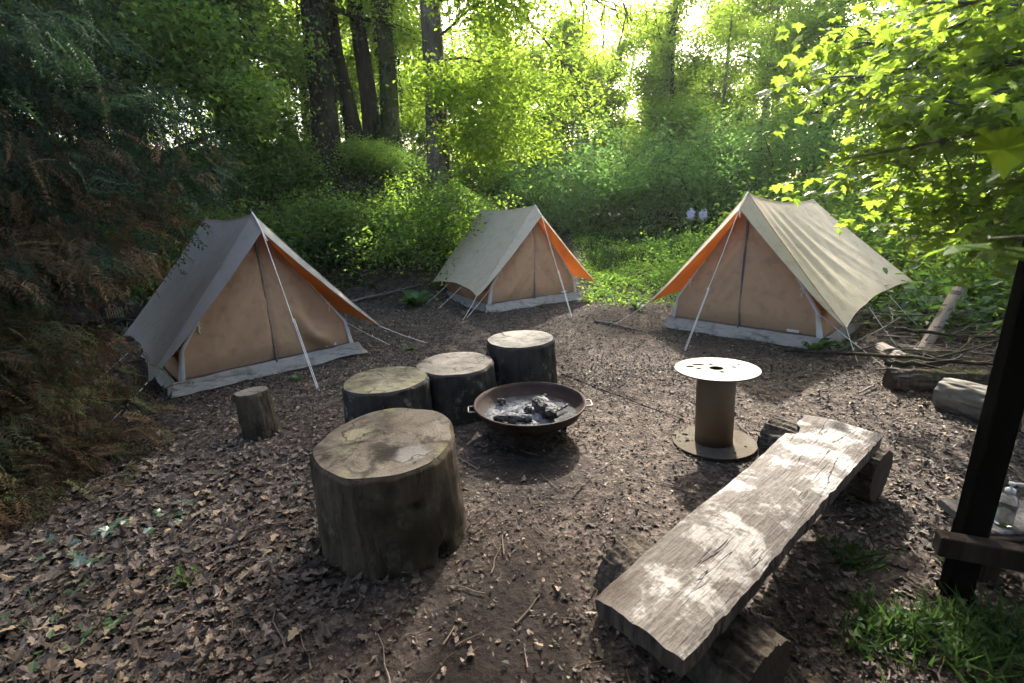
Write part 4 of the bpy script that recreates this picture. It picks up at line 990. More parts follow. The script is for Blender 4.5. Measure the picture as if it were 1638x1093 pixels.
class Tree:
    """a tapered trunk with limbs (one mesh) and the twig points its leaves hang on"""
    def __init__(s, seed):
        s.rng = np.random.default_rng(seed); s.wood = MB(); s.tw = []; s.td = []
    def trunk(s, H, r, lean=(0, 0), wob=.03, seg=14, k=14, flare=.5):
        t = np.linspace(0, 1, k)
        P = np.column_stack([lean[0] * t + s.rng.normal(0, wob, k).cumsum() * .4, lean[1] * t + s.rng.normal(0, wob, k).cumsum() * .4, H * t - .25 * (1 - t)])
        R = r * (1 - .8 * t) * (1 + flare * np.exp(-t * H / .45))
        tube(s.wood, P, R, seg, rough=.05, rng=s.rng); s.P, s.R, s.H = P, R, H
        return s
    def at(s, h):
        return np.array([np.interp(h, s.P[:, 2], s.P[:, k]) for k in range(3)]), np.interp(h, s.P[:, 2], s.R)
    def limb(s, p, d, L, r, sub=8, droop=.03, wob=.10, flat=.35, sublen=.42, twig=3, start=.25):
        P, _ = bend(p, d, L, 8, s.rng, wob, droop)
        tube(s.wood, P, np.linspace(r, r * .2, 9), 6)
        for q in range(sub):
            u = start + (1 - start) * (q + s.rng.random()) / sub; i = min(7, int(u * 8)); f = u * 8 - i
            b = P[i] + (P[min(8, i + 1)] - P[i]) * f; dd = nrm(P[min(8, i + 1)] - P[i])
            side = nrm(np.cross(dd, (0, 0, 1))) * (1 if q % 2 else -1); up = np.cross(side, dd)
            d2 = dd * s.rng.uniform(.4, .9) + side * s.rng.uniform(.5, 1.0) + up * s.rng.normal(0, flat)
            L2 = L * sublen * (1.15 - .75 * u) * s.rng.uniform(.7, 1.25) + .15
            Q, _ = bend(b, d2, L2, 5, s.rng, wob * 1.3, droop * 1.6)
            tube(s.wood, Q, np.linspace(r * .38, r * .08, 6), 4, caps=False)
            for k in range(1, 6):
                for _ in range(twig):
                    s.tw.append(Q[k] + s.rng.normal(0, .10 + .04 * L2, 3) * (1, 1, .5)); s.td.append(d2)
        s.tw.append(P[-1]); s.td.append(dd)
        return P
    def limbs(s, n, h0, h1, L, el=(5, 45), az=None, rfac=.32, **kw):
        a0 = s.rng.uniform(0, 2 * PI)
        for q in range(n):
            u = (q + s.rng.random() * .8) / n; h = h0 + (h1 - h0) * u; p, r = s.at(h)
            a = a0 + q * 2.4 + s.rng.normal(0, .3) if az is None else s.rng.uniform(*az)
            e = math.radians(s.rng.uniform(*el)); LL = L * (1.05 - .6 * u ** 1.5) * s.rng.uniform(.75, 1.2)
            s.limb(p, (math.cos(a) * math.cos(e), math.sin(a) * math.cos(e), math.sin(e)), LL, max(.012, r * rfac), **kw)
        return s
    def leaves(s, n, size, T=LEAF, spread=.30, flat=.75, pitch=(-.25, .45), roll=(0, .45), mb=None, mat=0, cut=None):
        tw = np.array(s.tw); i = s.rng.integers(0, len(tw), n); P = tw[i] + s.rng.normal(0, spread, (n, 3)) * (1, 1, flat)
        if cut is not None: P = P[cut(P)]; n = len(P)
        mb = mb or MB(); Ts = T if isinstance(T, list) else [T]
        clump = np.array([vnoise(P[:, 0] * 1.7 + 31, P[:, 1] * 1.7 + P[:, 2] * 1.3)])[0]
        tint = np.clip(s.rng.normal(.45, .2, n) + (clump - .5) * .5, 0, 1)
        w = s.rng.integers(0, len(Ts), n)
        for k, TT in enumerate(Ts):
            m_ = w == k
            scatter(mb, TT, P[m_], size * s.rng.uniform(.6, 1.25, m_.sum()), pitch=pitch, roll=roll, tint=tint[m_], rng=s.rng, mat=mat)
        return mb
def ivy_on(tree, h0, h1, n, size, rng):
    h = rng.uniform(h0, h1, n) ** 1.0; a = rng.uniform(0, 2 * PI, n)
    keep = fbm(a * 1.6 + 3, h * .8, 3) > .40; h, a = h[keep], a[keep]
    C = np.stack([np.interp(h, tree.P[:, 2], tree.P[:, k]) for k in range(3)], 1); R = np.interp(h, tree.P[:, 2], tree.R) * 1.12 + rng.uniform(.0, .10, len(h)) ** 1.3
    P = C + np.column_stack([np.cos(a) * R, np.sin(a) * R, np.zeros_like(a)]); mb = MB()
    scatter(mb, LEAF, P, size * rng.uniform(.6, 1.3, len(P)), head=a - PI / 2, pitch=(-.8, .4), roll=(0, .5), rng=rng); return mb

LEAFX = 2.2
def plant_tree(label, x, y, tree, nleaf, size, bark, leaf, name='broadleaf_tree', ivy=None, sink=.1, group=None, **kw):
    t = thing(name, label, 'tree', (x, y, gz(x, y) - sink), 0, group)
    tree.wood.build('trunk', bark, t)
    if nleaf: tree.leaves(int(nleaf * LEAFX), size, **kw).build('crown', leaf, t)
    if ivy: ivy_on(tree, ivy[0], ivy[1], ivy[2], ivy[3], tree.rng).build('ivy', M['ivy'], t)
    return t
def copy_tree(root, label, x, y, rz, sc=1.0, sink=.1, group=None):
    c = root.copy(); COL.objects.link(c); c.location = (x, y, gz(x, y) - sink); c.rotation_euler = (0, 0, rz); c.scale = (sc, sc, sc); c['label'] = label
    if group: c['group'] = group
    for ch in [o for o in bpy.data.objects if o.parent == root]:
        d = ch.copy(); COL.objects.link(d); d.parent = c
    return c

# --- trees standing on the bank behind the left and middle tents
T = Tree(1).trunk(12, .33, (.35, .4), wob=.10).limbs(7, 3.2, 7.0, 3.6, (5, 30)).limbs(6, 7, 11.5, 2.8, (10, 50))
plant_tree('very thick dark ivy grown trunk with roots on the bank top behind the left tent', -4.25, 12.0, T, 17000, .10, M['bark_dark'], M['beech2'], ivy=(.8, 7, 2600, .09))
T = Tree(2).trunk(11, .21, (-.9, .3), wob=.06).limbs(5, 3.5, 7, 2.6, (15, 45)).limbs(5, 7, 10.5, 2.4, (15, 55))
plant_tree('slim dark trunk leaning left, leftmost of three close trunks on the bank', -3.85, 13.4, T, 9000, .10, M['bark_dark'], M['beech'], group='cluster of three trunks on the bank')
T = Tree(3).trunk(11, .25, (-.35, .2), wob=.06).limbs(5, 3.5, 7, 2.8, (10, 45)).limbs(5, 7, 10.5, 2.4, (15, 55))
plant_tree('straight middle trunk of the three close trunks on the bank', -3.45, 13.7, T, 9000, .10, M['bark_dark'], M['beech'], group='cluster of three trunks on the bank')
T = Tree(4).trunk(11, .25, (.25, .2), wob=.06).limbs(4, 3.5, 7, 2.8, (10, 45)).limbs(5, 7, 10.5, 2.4, (15, 55))
plant_tree('ivy covered trunk, rightmost of three close trunks on the bank', -2.95, 13.4, T, 9000, .10, M['bark_ivy'], M['beech'], ivy=(0, 8, 3000, .09), group='cluster of three trunks on the bank')

# --- tall grey trunk behind the middle tent with long hanging sprays of bright leaves
T = Tree(5).trunk(12.5, .29, (.25, .15), wob=.03, seg=18, k=18, flare=.25)
for h, az, el, L, r, dr in ((5.3, 2.75, 8, 2.9, .075, -.01), (5.6, .15, 22, 4.6, .075, .10), (6.1, -.35, 30, 5.2, .08, .11), (5.0, -.9, 10, 2.8, .045, .08), (6.6, .6, 30, 4.6, .07, .10), (6.9, -.1, 38, 5.6, .08, .11), (6.3, -1.2, 32, 4.2, .06, .11), (3.9, -.6, 18, 2.4, .03, .07), (3.2, -.25, 15, 2.6, .03, .06), (2.6, -.85, 12, 2.0, .025, .06), (3.5, .4, 15, 2.6, .03, .06), (2.3, -.2, 16, 2.5, .025, .06), (2.0, -1.3, 15, 1.7, .022, .05), (2.9, -1.7, 15, 1.7, .022, .05), (2.2, .5, 10, 2.0, .022, .05), (1.7, -.55, 18, 2.1, .02, .05), (4.6, -.15, 16, 4.2, .045, .09), (5.7, -.75, 25, 4.4, .05, .11), (4.4, -1.0, 15, 3.0, .035, .07)):
    p, rr = T.at(h); e = math.radians(el); T.limb(p, (math.cos(az) * math.cos(e), math.sin(az) * math.cos(e), math.sin(e)), L, r, sub=12, droop=dr, sublen=.36, twig=2, flat=.5)
for h, az, el, L, dr in ((6.3, -.2, 12, 5.2, .10), (6.7, -.5, 10, 5.0, .13), (6.0, -.75, 8, 4.2, .13), (6.9, .1, 5, 5.4, .11)):
    n0 = len(T.tw); p, rr = T.at(h); e = math.radians(el)
    T.limb(p, (math.cos(az) * math.cos(e), math.sin(az) * math.cos(e), math.sin(e)), L, .055, sub=11, droop=dr, sublen=.34, twig=1, flat=.5, wob=.16); T.tw = T.tw[:n0] + T.tw[n0::5]
T.limbs(5, 8.2, 12, 2.8, (10, 50))
plant_tree('tall grey trunk behind the middle tent, long drooping branches of bright leaves', -1.45, 11.0, T, 15500, .098, M['bark'], M['beech'], spread=.2)

# --- trees of the right half
T = Tree(6).trunk(11.5, .24, (1.5, .4), wob=.05).limbs(8, 5, 11, 2.8, (10, 50))
plant_tree('grey ivy clad trunk leaning right above the shrubs between middle and right tents', 5.35, 19.6, T, 5500, .12, M['bark_ivy'], M['beech'], ivy=(.5, 9, 2600, .12))
T = Tree(7).trunk(5.8, .20, (-.3, .2), wob=.05).limbs(9, 1.8, 4.6, 2.3, (0, 25), droop=.05).limbs(4, 4.4, 5.6, 1.4, (10, 45), droop=.05)
plant_tree('dark trunked tree with layered green boughs just right of the leaning trunk', 6.2, 18.2, T, 12000, .10, M['bark_dark'], M['beech2'])
thin = []
for k, (x, y, sd_, ln, r, lab) in enumerate(((9.7, 22.5, 8, .3, .085, 'slender straight trunk, leftmost of the thin trunks in front of the bright gap'),
        (11.0, 22.0, 9, .9, .12, 'thin trunk leaning right among the thin trunks by the bright gap'),
        (11.35, 22.3, 10, .3, .11, 'thin dark upright trunk, tallest of the thin trunks by the bright gap'),
        (12.3, 23.5, 12, .7, .09, 'thin pale trunk, rightmost of the thin trunks by the bright gap'))):
    T = Tree(sd_).trunk(11, r, (ln * .8, .2), wob=.05, seg=9).limbs(7, 5.5, 10.5, 1.8, (25, 60), sub=6)
    plant_tree(lab, x, y, T, 3200, .13, M['bark_pale'], M['beech'], name='thin_tree', group='thin trunks by the bright gap')
T = Tree(13).trunk(10, .22, (.2, .3)).limbs(11, 1.5, 6, 3.2, (0, 30), droop=.04).limbs(7, 6, 9.5, 2.4, (10, 50))
big = plant_tree('dense mid green tree on the right slope behind the right tent', 9.8, 15.6, T, 20000, .11, M['bark_dark'], M['beech2'])
T = Tree(14).trunk(12, .2, (.2, .3)).limbs(8, 1.6, 6, 3.0, (0, 30), droop=.05).limbs(9, 6, 11.5, 2.8, (10, 50))
low = plant_tree('leafy tree with low hanging boughs at right above the brambles', 11.0, 11.2, T, 20000, .10, M['bark_dark'], M['beech'])
# --- broadleaf trees at upper left
T = Tree(15).trunk(13, .24, (.6, -.2)).limbs(13, 1.8, 6.5, 3.9, (0, 35), droop=.04).limbs(9, 6.5, 12.5, 3.4, (10, 50))
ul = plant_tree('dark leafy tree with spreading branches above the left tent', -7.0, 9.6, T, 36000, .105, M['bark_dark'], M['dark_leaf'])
copy_tree(big, 'dark green tree at far left behind the conifers', -11.5, 11.0, 2.1, 1.05)
copy_tree(ul, 'bushy tree on the bank between the left tent and the thick ivy trunk', -6.6, 13.2, 3.9, .95)
copy_tree(low, 'small leafy tree on the bank crest left of the thick ivy trunk', -8.6, 16.5, 1.0, .9)
# --- second row, prototypes copied
B1 = plant_tree('bright yellow green tree seen just left of the tall grey trunk', -2.4, 19.5, Tree(16).trunk(9.5, .22).limbs(16, 1.2, 9, 3.2, (0, 40)), 12000, .14, M['bark'], M['beech'], group='background trees behind the clearing')
B2 = plant_tree('bright tree filling the background right of the tall grey trunk', 2.2, 22.0, Tree(17).trunk(8, .22, (.4, 0)).limbs(15, 1.0, 7.6, 3.0, (0, 40)), 12000, .14, M['bark_pale'], M['beech'], group='background trees behind the clearing')
B3 = plant_tree('rounded background tree behind the shrubs left of the leaning trunk', 4.2, 26.0, Tree(18).trunk(6.5, .2).limbs(14, .6, 6.2, 3.0, (0, 40)), 13000, .15, M['bark'], M['beech2'], group='background trees behind the clearing')
GBk = 'background trees behind the clearing'
copy_tree(B1, 'background tree beyond the bank left of the three close trunks', -8.0, 21.0, 1.3, 1.0, group=GBk)
copy_tree(B2, 'sunlit background tree behind the gap between ivy trunk and three close trunks', -6.6, 26.0, 2.3, 1.0, group=GBk)
copy_tree(B3, 'low rounded tree glimpsed between the three trunks and the tall grey trunk', -3.9, 27.0, 4.0, 1.0, group=GBk)
copy_tree(B3, 'bushy tree behind the dark trunked tree with layered boughs', 8.6, 25.0, 1.0, .85, group=GBk)
copy_tree(B1, 'tall sunlit tree at far right behind the dense slope tree', 16.5, 22.0, 3.0, 1.0, group=GBk)
copy_tree(B2, 'tall tree just right of the thin trunks', 14.2, 25.5, 4.4, .95, group=GBk)
copy_tree(B3, 'pale rounded tree low behind the thin trunks', 12.8, 30.0, 5.2, .9, group=GBk)
copy_tree(big, 'dark tree beyond the leafy tree at the right edge', 16.0, 15.5, 4.0, 1.1)
copy_tree(B1, 'bright tree on the bank behind the thick ivy trunk', -5.6, 17.0, 2.6, .9, group=GBk)
copy_tree(B3, 'bushy background tree seen between tall grey trunk and middle tent peak', .2, 18.6, 3.1, .8, group=GBk)
copy_tree(ul, 'dark leafy tree deep at upper left behind the conifer tops', -10.8, 13.5, 5.2, 1.0)
copy_tree(B1, 'bright leafy tree filling the gap right of the leaning trunk', 7.4, 25.5, 1.1, .95, group=GBk)
copy_tree(B2, 'bright leafy tree behind the gap left of the leaning trunk', 4.6, 28.0, 2.9, 1.2, group=GBk)
copy_tree(B1, 'distant bright tree straight behind the thin trunks', 11.8, 27.5, 4.1, 1.0, group=GBk)
copy_tree(B1, 'tall tree deep in the background straight above the middle tent', -.4, 29.0, 5.0, 1.1, group=GBk)

# --- far woodland: one mass
mb = MB(); rg = np.random.default_rng(55); nC = 900
cx = rg.uniform(-75, 75, nC); cy_ = rg.uniform(32, 58, nC); hz = rg.uniform(0, 1, nC) ** 1.6
gap = np.exp(-((cx / cy_ - .36) / .045) ** 2) + .2 * np.exp(-((cx / cy_ + .06) / .07) ** 2)
top = 15 * (1 - .6 * np.clip(gap, 0, 1)) ; cz = terrain(cx, cy_) + .3 + hz * top
per = 120; P = np.repeat(np.column_stack([cx, cy_, cz]), per, 0) + rg.normal(0, 1, (nC * per, 3)) * (2.2, 1.5, 1.3)
scatter(mb, LEAF, P, rg.uniform(.22, .45, len(P)), tint=np.clip(np.repeat(rg.uniform(.1, .9, nC), per) + rg.normal(0, .2, len(P)), 0, 1), rng=rg)
for k in range(90):
    x, y = rg.uniform(-70, 70), rg.uniform(34, 60); z = gz(x, y); r = rg.uniform(.12, .3)
    tube(mb, [(x, y, z - .3), (x + rg.normal(0, .4), y, z + 6), (x + rg.normal(0, .8), y, z + 15)], [r, r * .8, r * .4], 6, mat=1)
tag(mb.build('far_woodland', [M['beech'], M['bark']]), kind='stuff')

# ------------------------------------------------------------------ maple at the right, boughs reaching into the picture
T = Tree(30).trunk(9, .17, (.2, .2), wob=.04)
for h, tx, ty, tz in ((2.3, 2.95, 3.9, 2.05), (2.5, 2.6, 3.5, 2.65), (2.7, 2.95, 4.3, 2.8), (2.9, 2.75, 3.0, 2.75), (2.2, 3.5, 4.1, 1.80), (2.4, 2.85, 3.3, 2.25), (1.9, 3.35, 3.3, 1.55), (3.0, 3.1, 4.7, 3.1), (1.9, 3.9, 4.2, 1.5), (2.4, 3.4, 2.7, 2.2), (3.4, 3.3, 3.8, 3.3), (2.6, 3.1, 3.6, 2.5), (2.8, 3.3, 3.3, 3.0), (2.1, 3.2, 3.0, 1.9)):
    p, rr = T.at(h); d = np.array([tx - 5.1, ty - 4.0, tz - h]) ; L = np.linalg.norm(d) * 1.04
    T.limb(p, d + np.array([0, 0, .22 * L]), L, .028, sub=12, droop=.055, sublen=.34, twig=1, flat=.3, wob=.05, start=.30)
T.limbs(8, 3.8, 8.6, 2.6, (10, 50), sub=6, twig=1)
plant_tree('maple at the right edge with big backlit yellow green leaves reaching over the right tent', 5.1, 4.0, T, 3200, .10, M['bark_pale'], M['maple'], name='maple_tree', T=MAPLES, spread=.11, flat=.5, pitch=(-.55, .35), roll=(0, .4))
copy_tree(low, 'leafy tree at the right frame edge behind the maple boughs', 9.2, 7.2, 2.5, .8)
# sapling whose twig hangs close to the lens at upper right
sap = thing('maple_sapling', 'maple sapling with large out of focus leaves close at upper right', 'sapling', (1.62, .50, gz(1.62, .50)))
rg = np.random.default_rng(12)
mb = MB(); stem = np.array([(0, 0, -.05), (.04, .02, .6), (.02, .04, 1.2), (-.06, .05, 1.65), (-.2, .03, 2.0)]); tube(mb, stem, [.013, .011, .009, .007, .004], 7)
tw, hd = [], []
for h, tx, ty, tz in ((1.50, -1.20, .10, 1.72), (1.72, -1.22, .04, 1.83), (1.30, -.98, .14, 1.60), (1.88, -1.08, .12, 1.90), (1.15, -.80, .08, 1.46), (1.62, -1.04, .0, 1.66)):
    b = np.array([np.interp(h, stem[:, 2], stem[:, k]) for k in range(2)] + [h]); e = np.array([tx, ty, tz]); u = np.linspace(0, 1, 10); q = b + (e - b) * u[:, None]
    q[:, 2] += .08 * np.sin(PI * u) ; q += rg.normal(0, .012, q.shape) * u[:, None]; tube(mb, q, np.linspace(.0045, .0014, 10), 5)
    for i in (3, 4, 5, 6, 7, 8, 9):
        if rg.random() < .75:
            L = q[i] + rg.normal(0, .02, 3) - (0, 0, .02); tube(mb, [q[i], (q[i] + L) / 2 + (0, 0, .004), L], .0011, 4); tw.append(L); hd.append(math.atan2(e[1] - b[1], e[0] - b[0]) - PI / 2 + rg.normal(0, .8))
mb.build('stem', M['bark_pale'], sap)
pos = np.array(tw); k = len(pos); hd = np.array(hd); mb = MB()
for w_ in range(2):
    s_ = np.arange(k) % 2 == w_
    scatter(mb, MAPLES[w_], pos[s_], rg.uniform(.055, .095, s_.sum()), head=hd[s_], pitch=(-.45, .3), roll=(0, .35), rng=rg)
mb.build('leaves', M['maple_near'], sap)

# ------------------------------------------------------------------ conifers at the left
def frond(L, rng, n=10):
    """a flat drooping spray: stem and alternating side sprigs of scale needles"""
    V, F = [], []
    def strip(a, b, w):
        d = nrm(b - a); s = np.cross(d, (0, 0, 1.0)); s = nrm(s) * w; m = (a + b) / 2 + (0, 0, .01); i = len(V)
        V.extend([a, m - s, b, m + s]); F.append((i, i + 1, i + 2, i + 3))
    P = [np.array([.12 * L * math.sin(3 * t + rng.random()), L * t, -.45 * L * t ** 2]) for t in np.linspace(0, 1, n)]
    for i in range(n - 1): strip(P[i], P[i + 1], .004)
    for i in range(1, n):
        for sg in (-1, 1):
            l = L * .42 * (1 - .75 * (i / n)) * rng.uniform(.7, 1.15) + .02
            d = nrm(np.array([sg * .8, .75, -.25])); e = P[i] + d * l; strip(P[i], e, .0055)
            for q in (.55,):
                b = P[i] + d * l * q; strip(b, b + nrm(np.array([sg * .25, 1, -.25])) * l * .34, .0055); strip(b, b + nrm(np.array([sg * 1, .1, -.3])) * l * .26, .0055)
    return np.array(V), [np.array(F)]
FR = [frond(.25, np.random.default_rng(k)) for k in range(3)]
def conifer(label, x, y, H, r, boughs, seed, name='conifer', nf=46, mats=('conifer', 'dead_needles'), dead=.4, size=1.0, trunk=True):
    rg = np.random.default_rng(seed); t = thing(name, label, 'tree', (x, y, gz(x, y) - .1))
    T = Tree(seed).trunk(H, r, (.1, .1), wob=.03); g, dd = MB(), MB()
    for (h, tx, ty, tz, dk) in boughs:
        p, rr = T.at(h); e = np.array([tx - x, ty - y, tz - gz(x, y) + .1]); L = np.linalg.norm(e - p)
        u = np.linspace(0, 1, 12); q = p + (e - p) * u[:, None]; q[:, 2] += .10 * L * np.sin(PI * u) - .05 * L * u ** 3; q += rg.normal(0, .012 * L, q.shape)
        tube(T.wood, q, np.linspace(max(.014, .011 * L), .004, 12), 6)
        n = int(nf * L / 2.2)
        dk = min(.8, dk * 1.3 + (.06 if dk > 0 else 0))
        for (mb_, share) in ((g, 1 - dk), (dd, dk)):
            k = int(n * share * 6)
            if k < 1: continue
            uu = rg.uniform(.12, 1, k) ** .8; B = np.stack([np.interp(uu, u, q[:, i]) for i in range(3)], 1)
            out = np.column_stack([rg.normal(0, .27, k), rg.normal(0, .27, k), rg.normal(-.12, .15, k)]) * (1.15 - .5 * uu)[:, None]
            hd = math.atan2(e[1] - p[1], e[0] - p[0]) - PI / 2 + rg.normal(0, .9, k)
            w = rg.integers(0, 3, k)
            for j in range(3):
                s_ = w == j
                scatter(mb_, FR[j], (B + out)[s_], size * rg.uniform(.5, 1.15, s_.sum()), head=hd[s_], pitch=(-.55, .45), roll=(0, .6), rng=rg)
    T.wood.build('trunk', M['bark_dark'], t); g.build('foliage', M[mats[0]], t)
    if dd.n: dd.build('dead_foliage', M[mats[1]], t)
    return t
conifer('dark conifer whose sweeping boughs overhang the left tent from the left', -5.9, 3.9, 11, .20,
        [(1.9, -3.0, 4.0, 1.75, .35), (2.2, -2.6, 4.3, 2.25, .15), (2.6, -2.75, 4.5, 2.65, .0), (1.6, -3.4, 3.8, 1.45, .45), (1.5, -3.0, 3.5, 1.55, .50), (2.4, -3.2, 3.7, 2.3, .3), (2.9, -3.2, 4.2, 2.8, .05), (3.2, -3.0, 3.7, 3.1, .0),
         (3.6, -3.4, 4.6, 3.5, .0), (2.0, -3.3, 4.9, 2.0, .3), (1.3, -3.9, 3.4, 1.15, .45), (2.7, -3.6, 3.2, 2.5, .2), (3.4, -3.8, 3.2, 3.2, .0), (1.8, -3.6, 3.1, 1.6, .38), (4.2, -3.5, 4.2, 4.0, 0), (4.8, -4.0, 5.0, 4.6, 0), (3.0, -4.2, 6.0, 2.7, 0), (2.2, -4.3, 5.8, 2.0, .2), (1.5, -4.4, 5.4, 1.3, .4)], 101)
conifer('second dark conifer further back at the left edge', -8.3, 6.6, 13, .24,
        [(1.2 + .42 * k, -8.3 + 2.9 * math.cos(-.9 + 1.9 * ((k * .618) % 1)), 6.6 + 2.9 * math.sin(-.9 + 1.9 * ((k * .618) % 1)), 1.0 + .42 * k, .35 if k < 4 else .08) for k in range(20)], 102, nf=40, size=1.25)
conifer('low half dead conifer with olive brown boughs trailing on the ground at left', -4.7, 2.3, 3.2, .09,
        [(.5, -2.9, 3.05, .30, .5), (.6, -3.0, 3.4, .42, .45), (.4, -2.85, 2.55, .18, .4), (.7, -3.3, 3.7, .55, .25), (.8, -3.4, 3.1, .75, .25), (.9, -3.6, 3.9, .8, .30), (.5, -3.1, 2.3, .30, .4), (.3, -2.95, 3.15, .12, .5), (1.1, -3.2, 3.3, 1.0, .38), (1.0, -3.6, 2.7, .95, .30), (1.3, -3.7, 3.6, 1.2, .38), (.35, -2.95, 2.75, .1, .4)], 103, name='small_conifer', nf=60, mats=('conifer_olive', 'dead_needles'), size=.85)

# ------------------------------------------------------------------ shrubs
def shrub_obj(label, x, y, h, rad, n, size, leaf, seed, T_=LEAF, group=None, name='shrub', stems=9, bark='bark', rz=0):
    t = Tree(seed); rg = t.rng; t.P = np.zeros((2, 3))
    for k in range(stems):
        a = 2 * PI * k / stems + rg.normal(0, .3); el = rg.uniform(.75, 1.35)
        d = (math.cos(a) * math.cos(el), math.sin(a) * math.cos(el), math.sin(el)); L = h * rg.uniform(.75, 1.1)
        b = np.array([math.cos(a), math.sin(a), 0]) * rad * .25 * rg.random()
        t.limb(b - (0, 0, .1), np.array(d) * (rad / h if False else 1), L, .018 + .006 * h, sub=8, droop=.09 * rad / h, sublen=.5, twig=2, flat=.6, start=.15)
    o = thing(name, label, 'shrub', (x, y, gz(x, y)), rz, group)
    t.wood.build('stems', M[bark], o); t.leaves(n, size, T_, spread=.16 + .04 * h).build('foliage', leaf, o); return o
GS = 'shrubs behind the meadow'
s1 = shrub_obj('wide blue green shrub behind the meadow, nearest the middle tent', 2.9, 17.6, 3.3, 2.0, 12000, .12, M['blue_leaf'], 201, group=GS)
s2 = shrub_obj('tall blue green shrub in the centre of the shrub row behind the meadow', 5.0, 17.2, 3.7, 2.1, 13000, .12, M['blue_leaf'], 202, group=GS)
copy_tree(s1, 'shrub left of the dark trunked tree behind the meadow', 6.9, 16.4, 2.0, .95, 0, GS)
copy_tree(s2, 'shrub directly above the peak of the right tent', 8.6, 15.0, 1.2, .9, 0, GS)
copy_tree(s1, 'dark low shrub at the left end of the row beside the tall grey trunk', 1.2, 16.8, 4.0, .85, 0, GS)
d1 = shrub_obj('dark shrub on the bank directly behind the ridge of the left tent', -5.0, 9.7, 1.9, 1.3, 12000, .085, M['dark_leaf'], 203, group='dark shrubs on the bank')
GD = 'dark shrubs on the bank'
copy_tree(d1, 'dark shrub on the bank between left tent and the long pale branch', -3.7, 10.2, 1.0, .8, 0, GD)
copy_tree(d1, 'low dark shrub at the bank foot left of the leafy bush', -2.7, 10.3, 2.3, .62, 0, GD)
copy_tree(d1, 'tall dark shrub behind the cart', -6.6, 8.4, 3.3, 1.1, 0, GD)
copy_tree(d1, 'upper dark shrub on the bank below the thick ivy trunk', -5.1, 11.3, 4.1, .75, 0, GD)
copy_tree(d1, 'small dark shrub below the three close trunks', -3.1, 11.7, 5.3, .55, 0, GD)
copy_tree(d1, 'dark shrub at far left behind the low half dead conifer', -9.2, 8.6, 5.0, 1.2, 0, GD)
shrub_obj('leafy bush in front of the tall grey trunk left of the middle tent', -1.75, 10.1, 1.9, 1.1, 11000, .08, M['beech2'], 204, name='bush')
r1 = shrub_obj('bramble thicket right behind the wrinkled roof of the right tent', 6.2, 7.6, 1.6, 1.5, 8000, .085, M['beech2'], 205, name='bramble', group='brambles on the right')
GR = 'brambles on the right'
copy_tree(r1, 'bramble mound beside the rear right corner of the right tent', 6.3, 6.0, 1.2, .75, 0, GR)
copy_tree(r1, 'bramble behind the birch log at the right edge', 6.6, 4.9, 2.6, .7, 0, GR)
copy_tree(r1, 'tall bramble thicket at right beneath the maple boughs', 8.0, 7.4, 3.6, 1.15, 0, GR)
copy_tree(r1, 'bramble thicket on the slope behind the right tent peak', 6.4, 10.2, 4.6, 1.15, 0, GR)
copy_tree(r1, 'high bramble on the slope below the dense mid green tree', 8.6, 11.0, 5.4, 1.4, 0, GR)
r2 = shrub_obj('bright broad leaved plant patch beside the birch log top', 5.35, 5.75, .75, .9, 1500, .13, M['fern'], 206, name='leafy_plant')

# ------------------------------------------------------------------ ground plants
def rosette(label, x, y, n, L, seed, mat='fern', name='dock_plant', up=.7, group=None):
    rg = np.random.default_rng(seed); t = thing(name, label, 'plant', (x, y, gz(x, y)), 0, group); mb = MB()
    for k in range(n):
        a = 2.4 * k + rg.normal(0, .3); e = up * rg.uniform(.5, 1.3); l = L * rg.uniform(.6, 1.1); w = l * .17
        q = np.linspace(0, 1, 9); R = q * l * math.cos(e); Z = q * l * math.sin(e) * (1.15 - .55 * q ** 2); ww = w * np.sin(PI * np.clip(q * 1.02, .02, 1) ** .8) + .003
        d, s = arr(math.cos(a), math.sin(a), 0), arr(-math.sin(a), math.cos(a), 0)
        C = R[:, None] * d + Z[:, None] * arr(0, 0, 1); wv = .15 * w * np.sin(q * 14 + k)
        Vv = np.stack([C - ww[:, None] * s + (ww * .35 + wv)[:, None] * arr(0, 0, 1), C, C + ww[:, None] * s + (ww * .35 - wv)[:, None] * arr(0, 0, 1)], 1)
        mb.add(Vv.reshape(-1, 3), [grid_faces(9, 3)], 0, rg.random(), True)
    mb.build('leaves', M[mat], t); return t
rosette('broad leaved dock plant growing at the front right corner of the right tent', 3.32, 4.98, 9, .34, 301, up=.9)
rosette('small dock plant at the left foot of the brush pile', 3.75, 5.05, 6, .24, 302)
rosette('dark green broad leaved plant left of the middle tent', -1.75, 8.55, 16, .55, 303, up=.8)
rosette('broad leaved plant at the near edge of the meadow between the tents', 2.05, 7.55, 10, .34, 304)
rosette('tiny pale plant beside the guy line peg of the left tent', -2.28, 4.72, 6, .12, 305, name='seedling')
rosette('small sprout beside the right guy line of the left tent', -1.30, 5.75, 6, .14, 306, name='seedling')
def sprig(label, x, y, n, size, r, seed, mat='fern', T_=LEAF, group='green seedlings in the leaf litter'):
    rg = np.random.default_rng(seed); t = thing('seedling', label, 'plant', (x, y, gz(x, y)), 0, group); mb = MB()
    P = np.column_stack([rg.normal(0, r, n), rg.normal(0, r, n), rg.uniform(.02, .09, n)])
    scatter(mb, T_, P, size * rg.uniform(.6, 1.2, n), pitch=(.0, .3), roll=(0, .3), rng=rg)
    for p in P[::2]: tube(mb, [(p[0] * .4, p[1] * .4, -.01), p], .0018, 4, tint=.2)
    mb.build('leaves', M[mat], t)
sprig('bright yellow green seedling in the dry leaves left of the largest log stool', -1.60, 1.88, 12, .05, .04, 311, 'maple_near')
sprig('seedling with small round leaves nearest the bottom left corner', -1.78, 1.62, 14, .04, .06, 312)
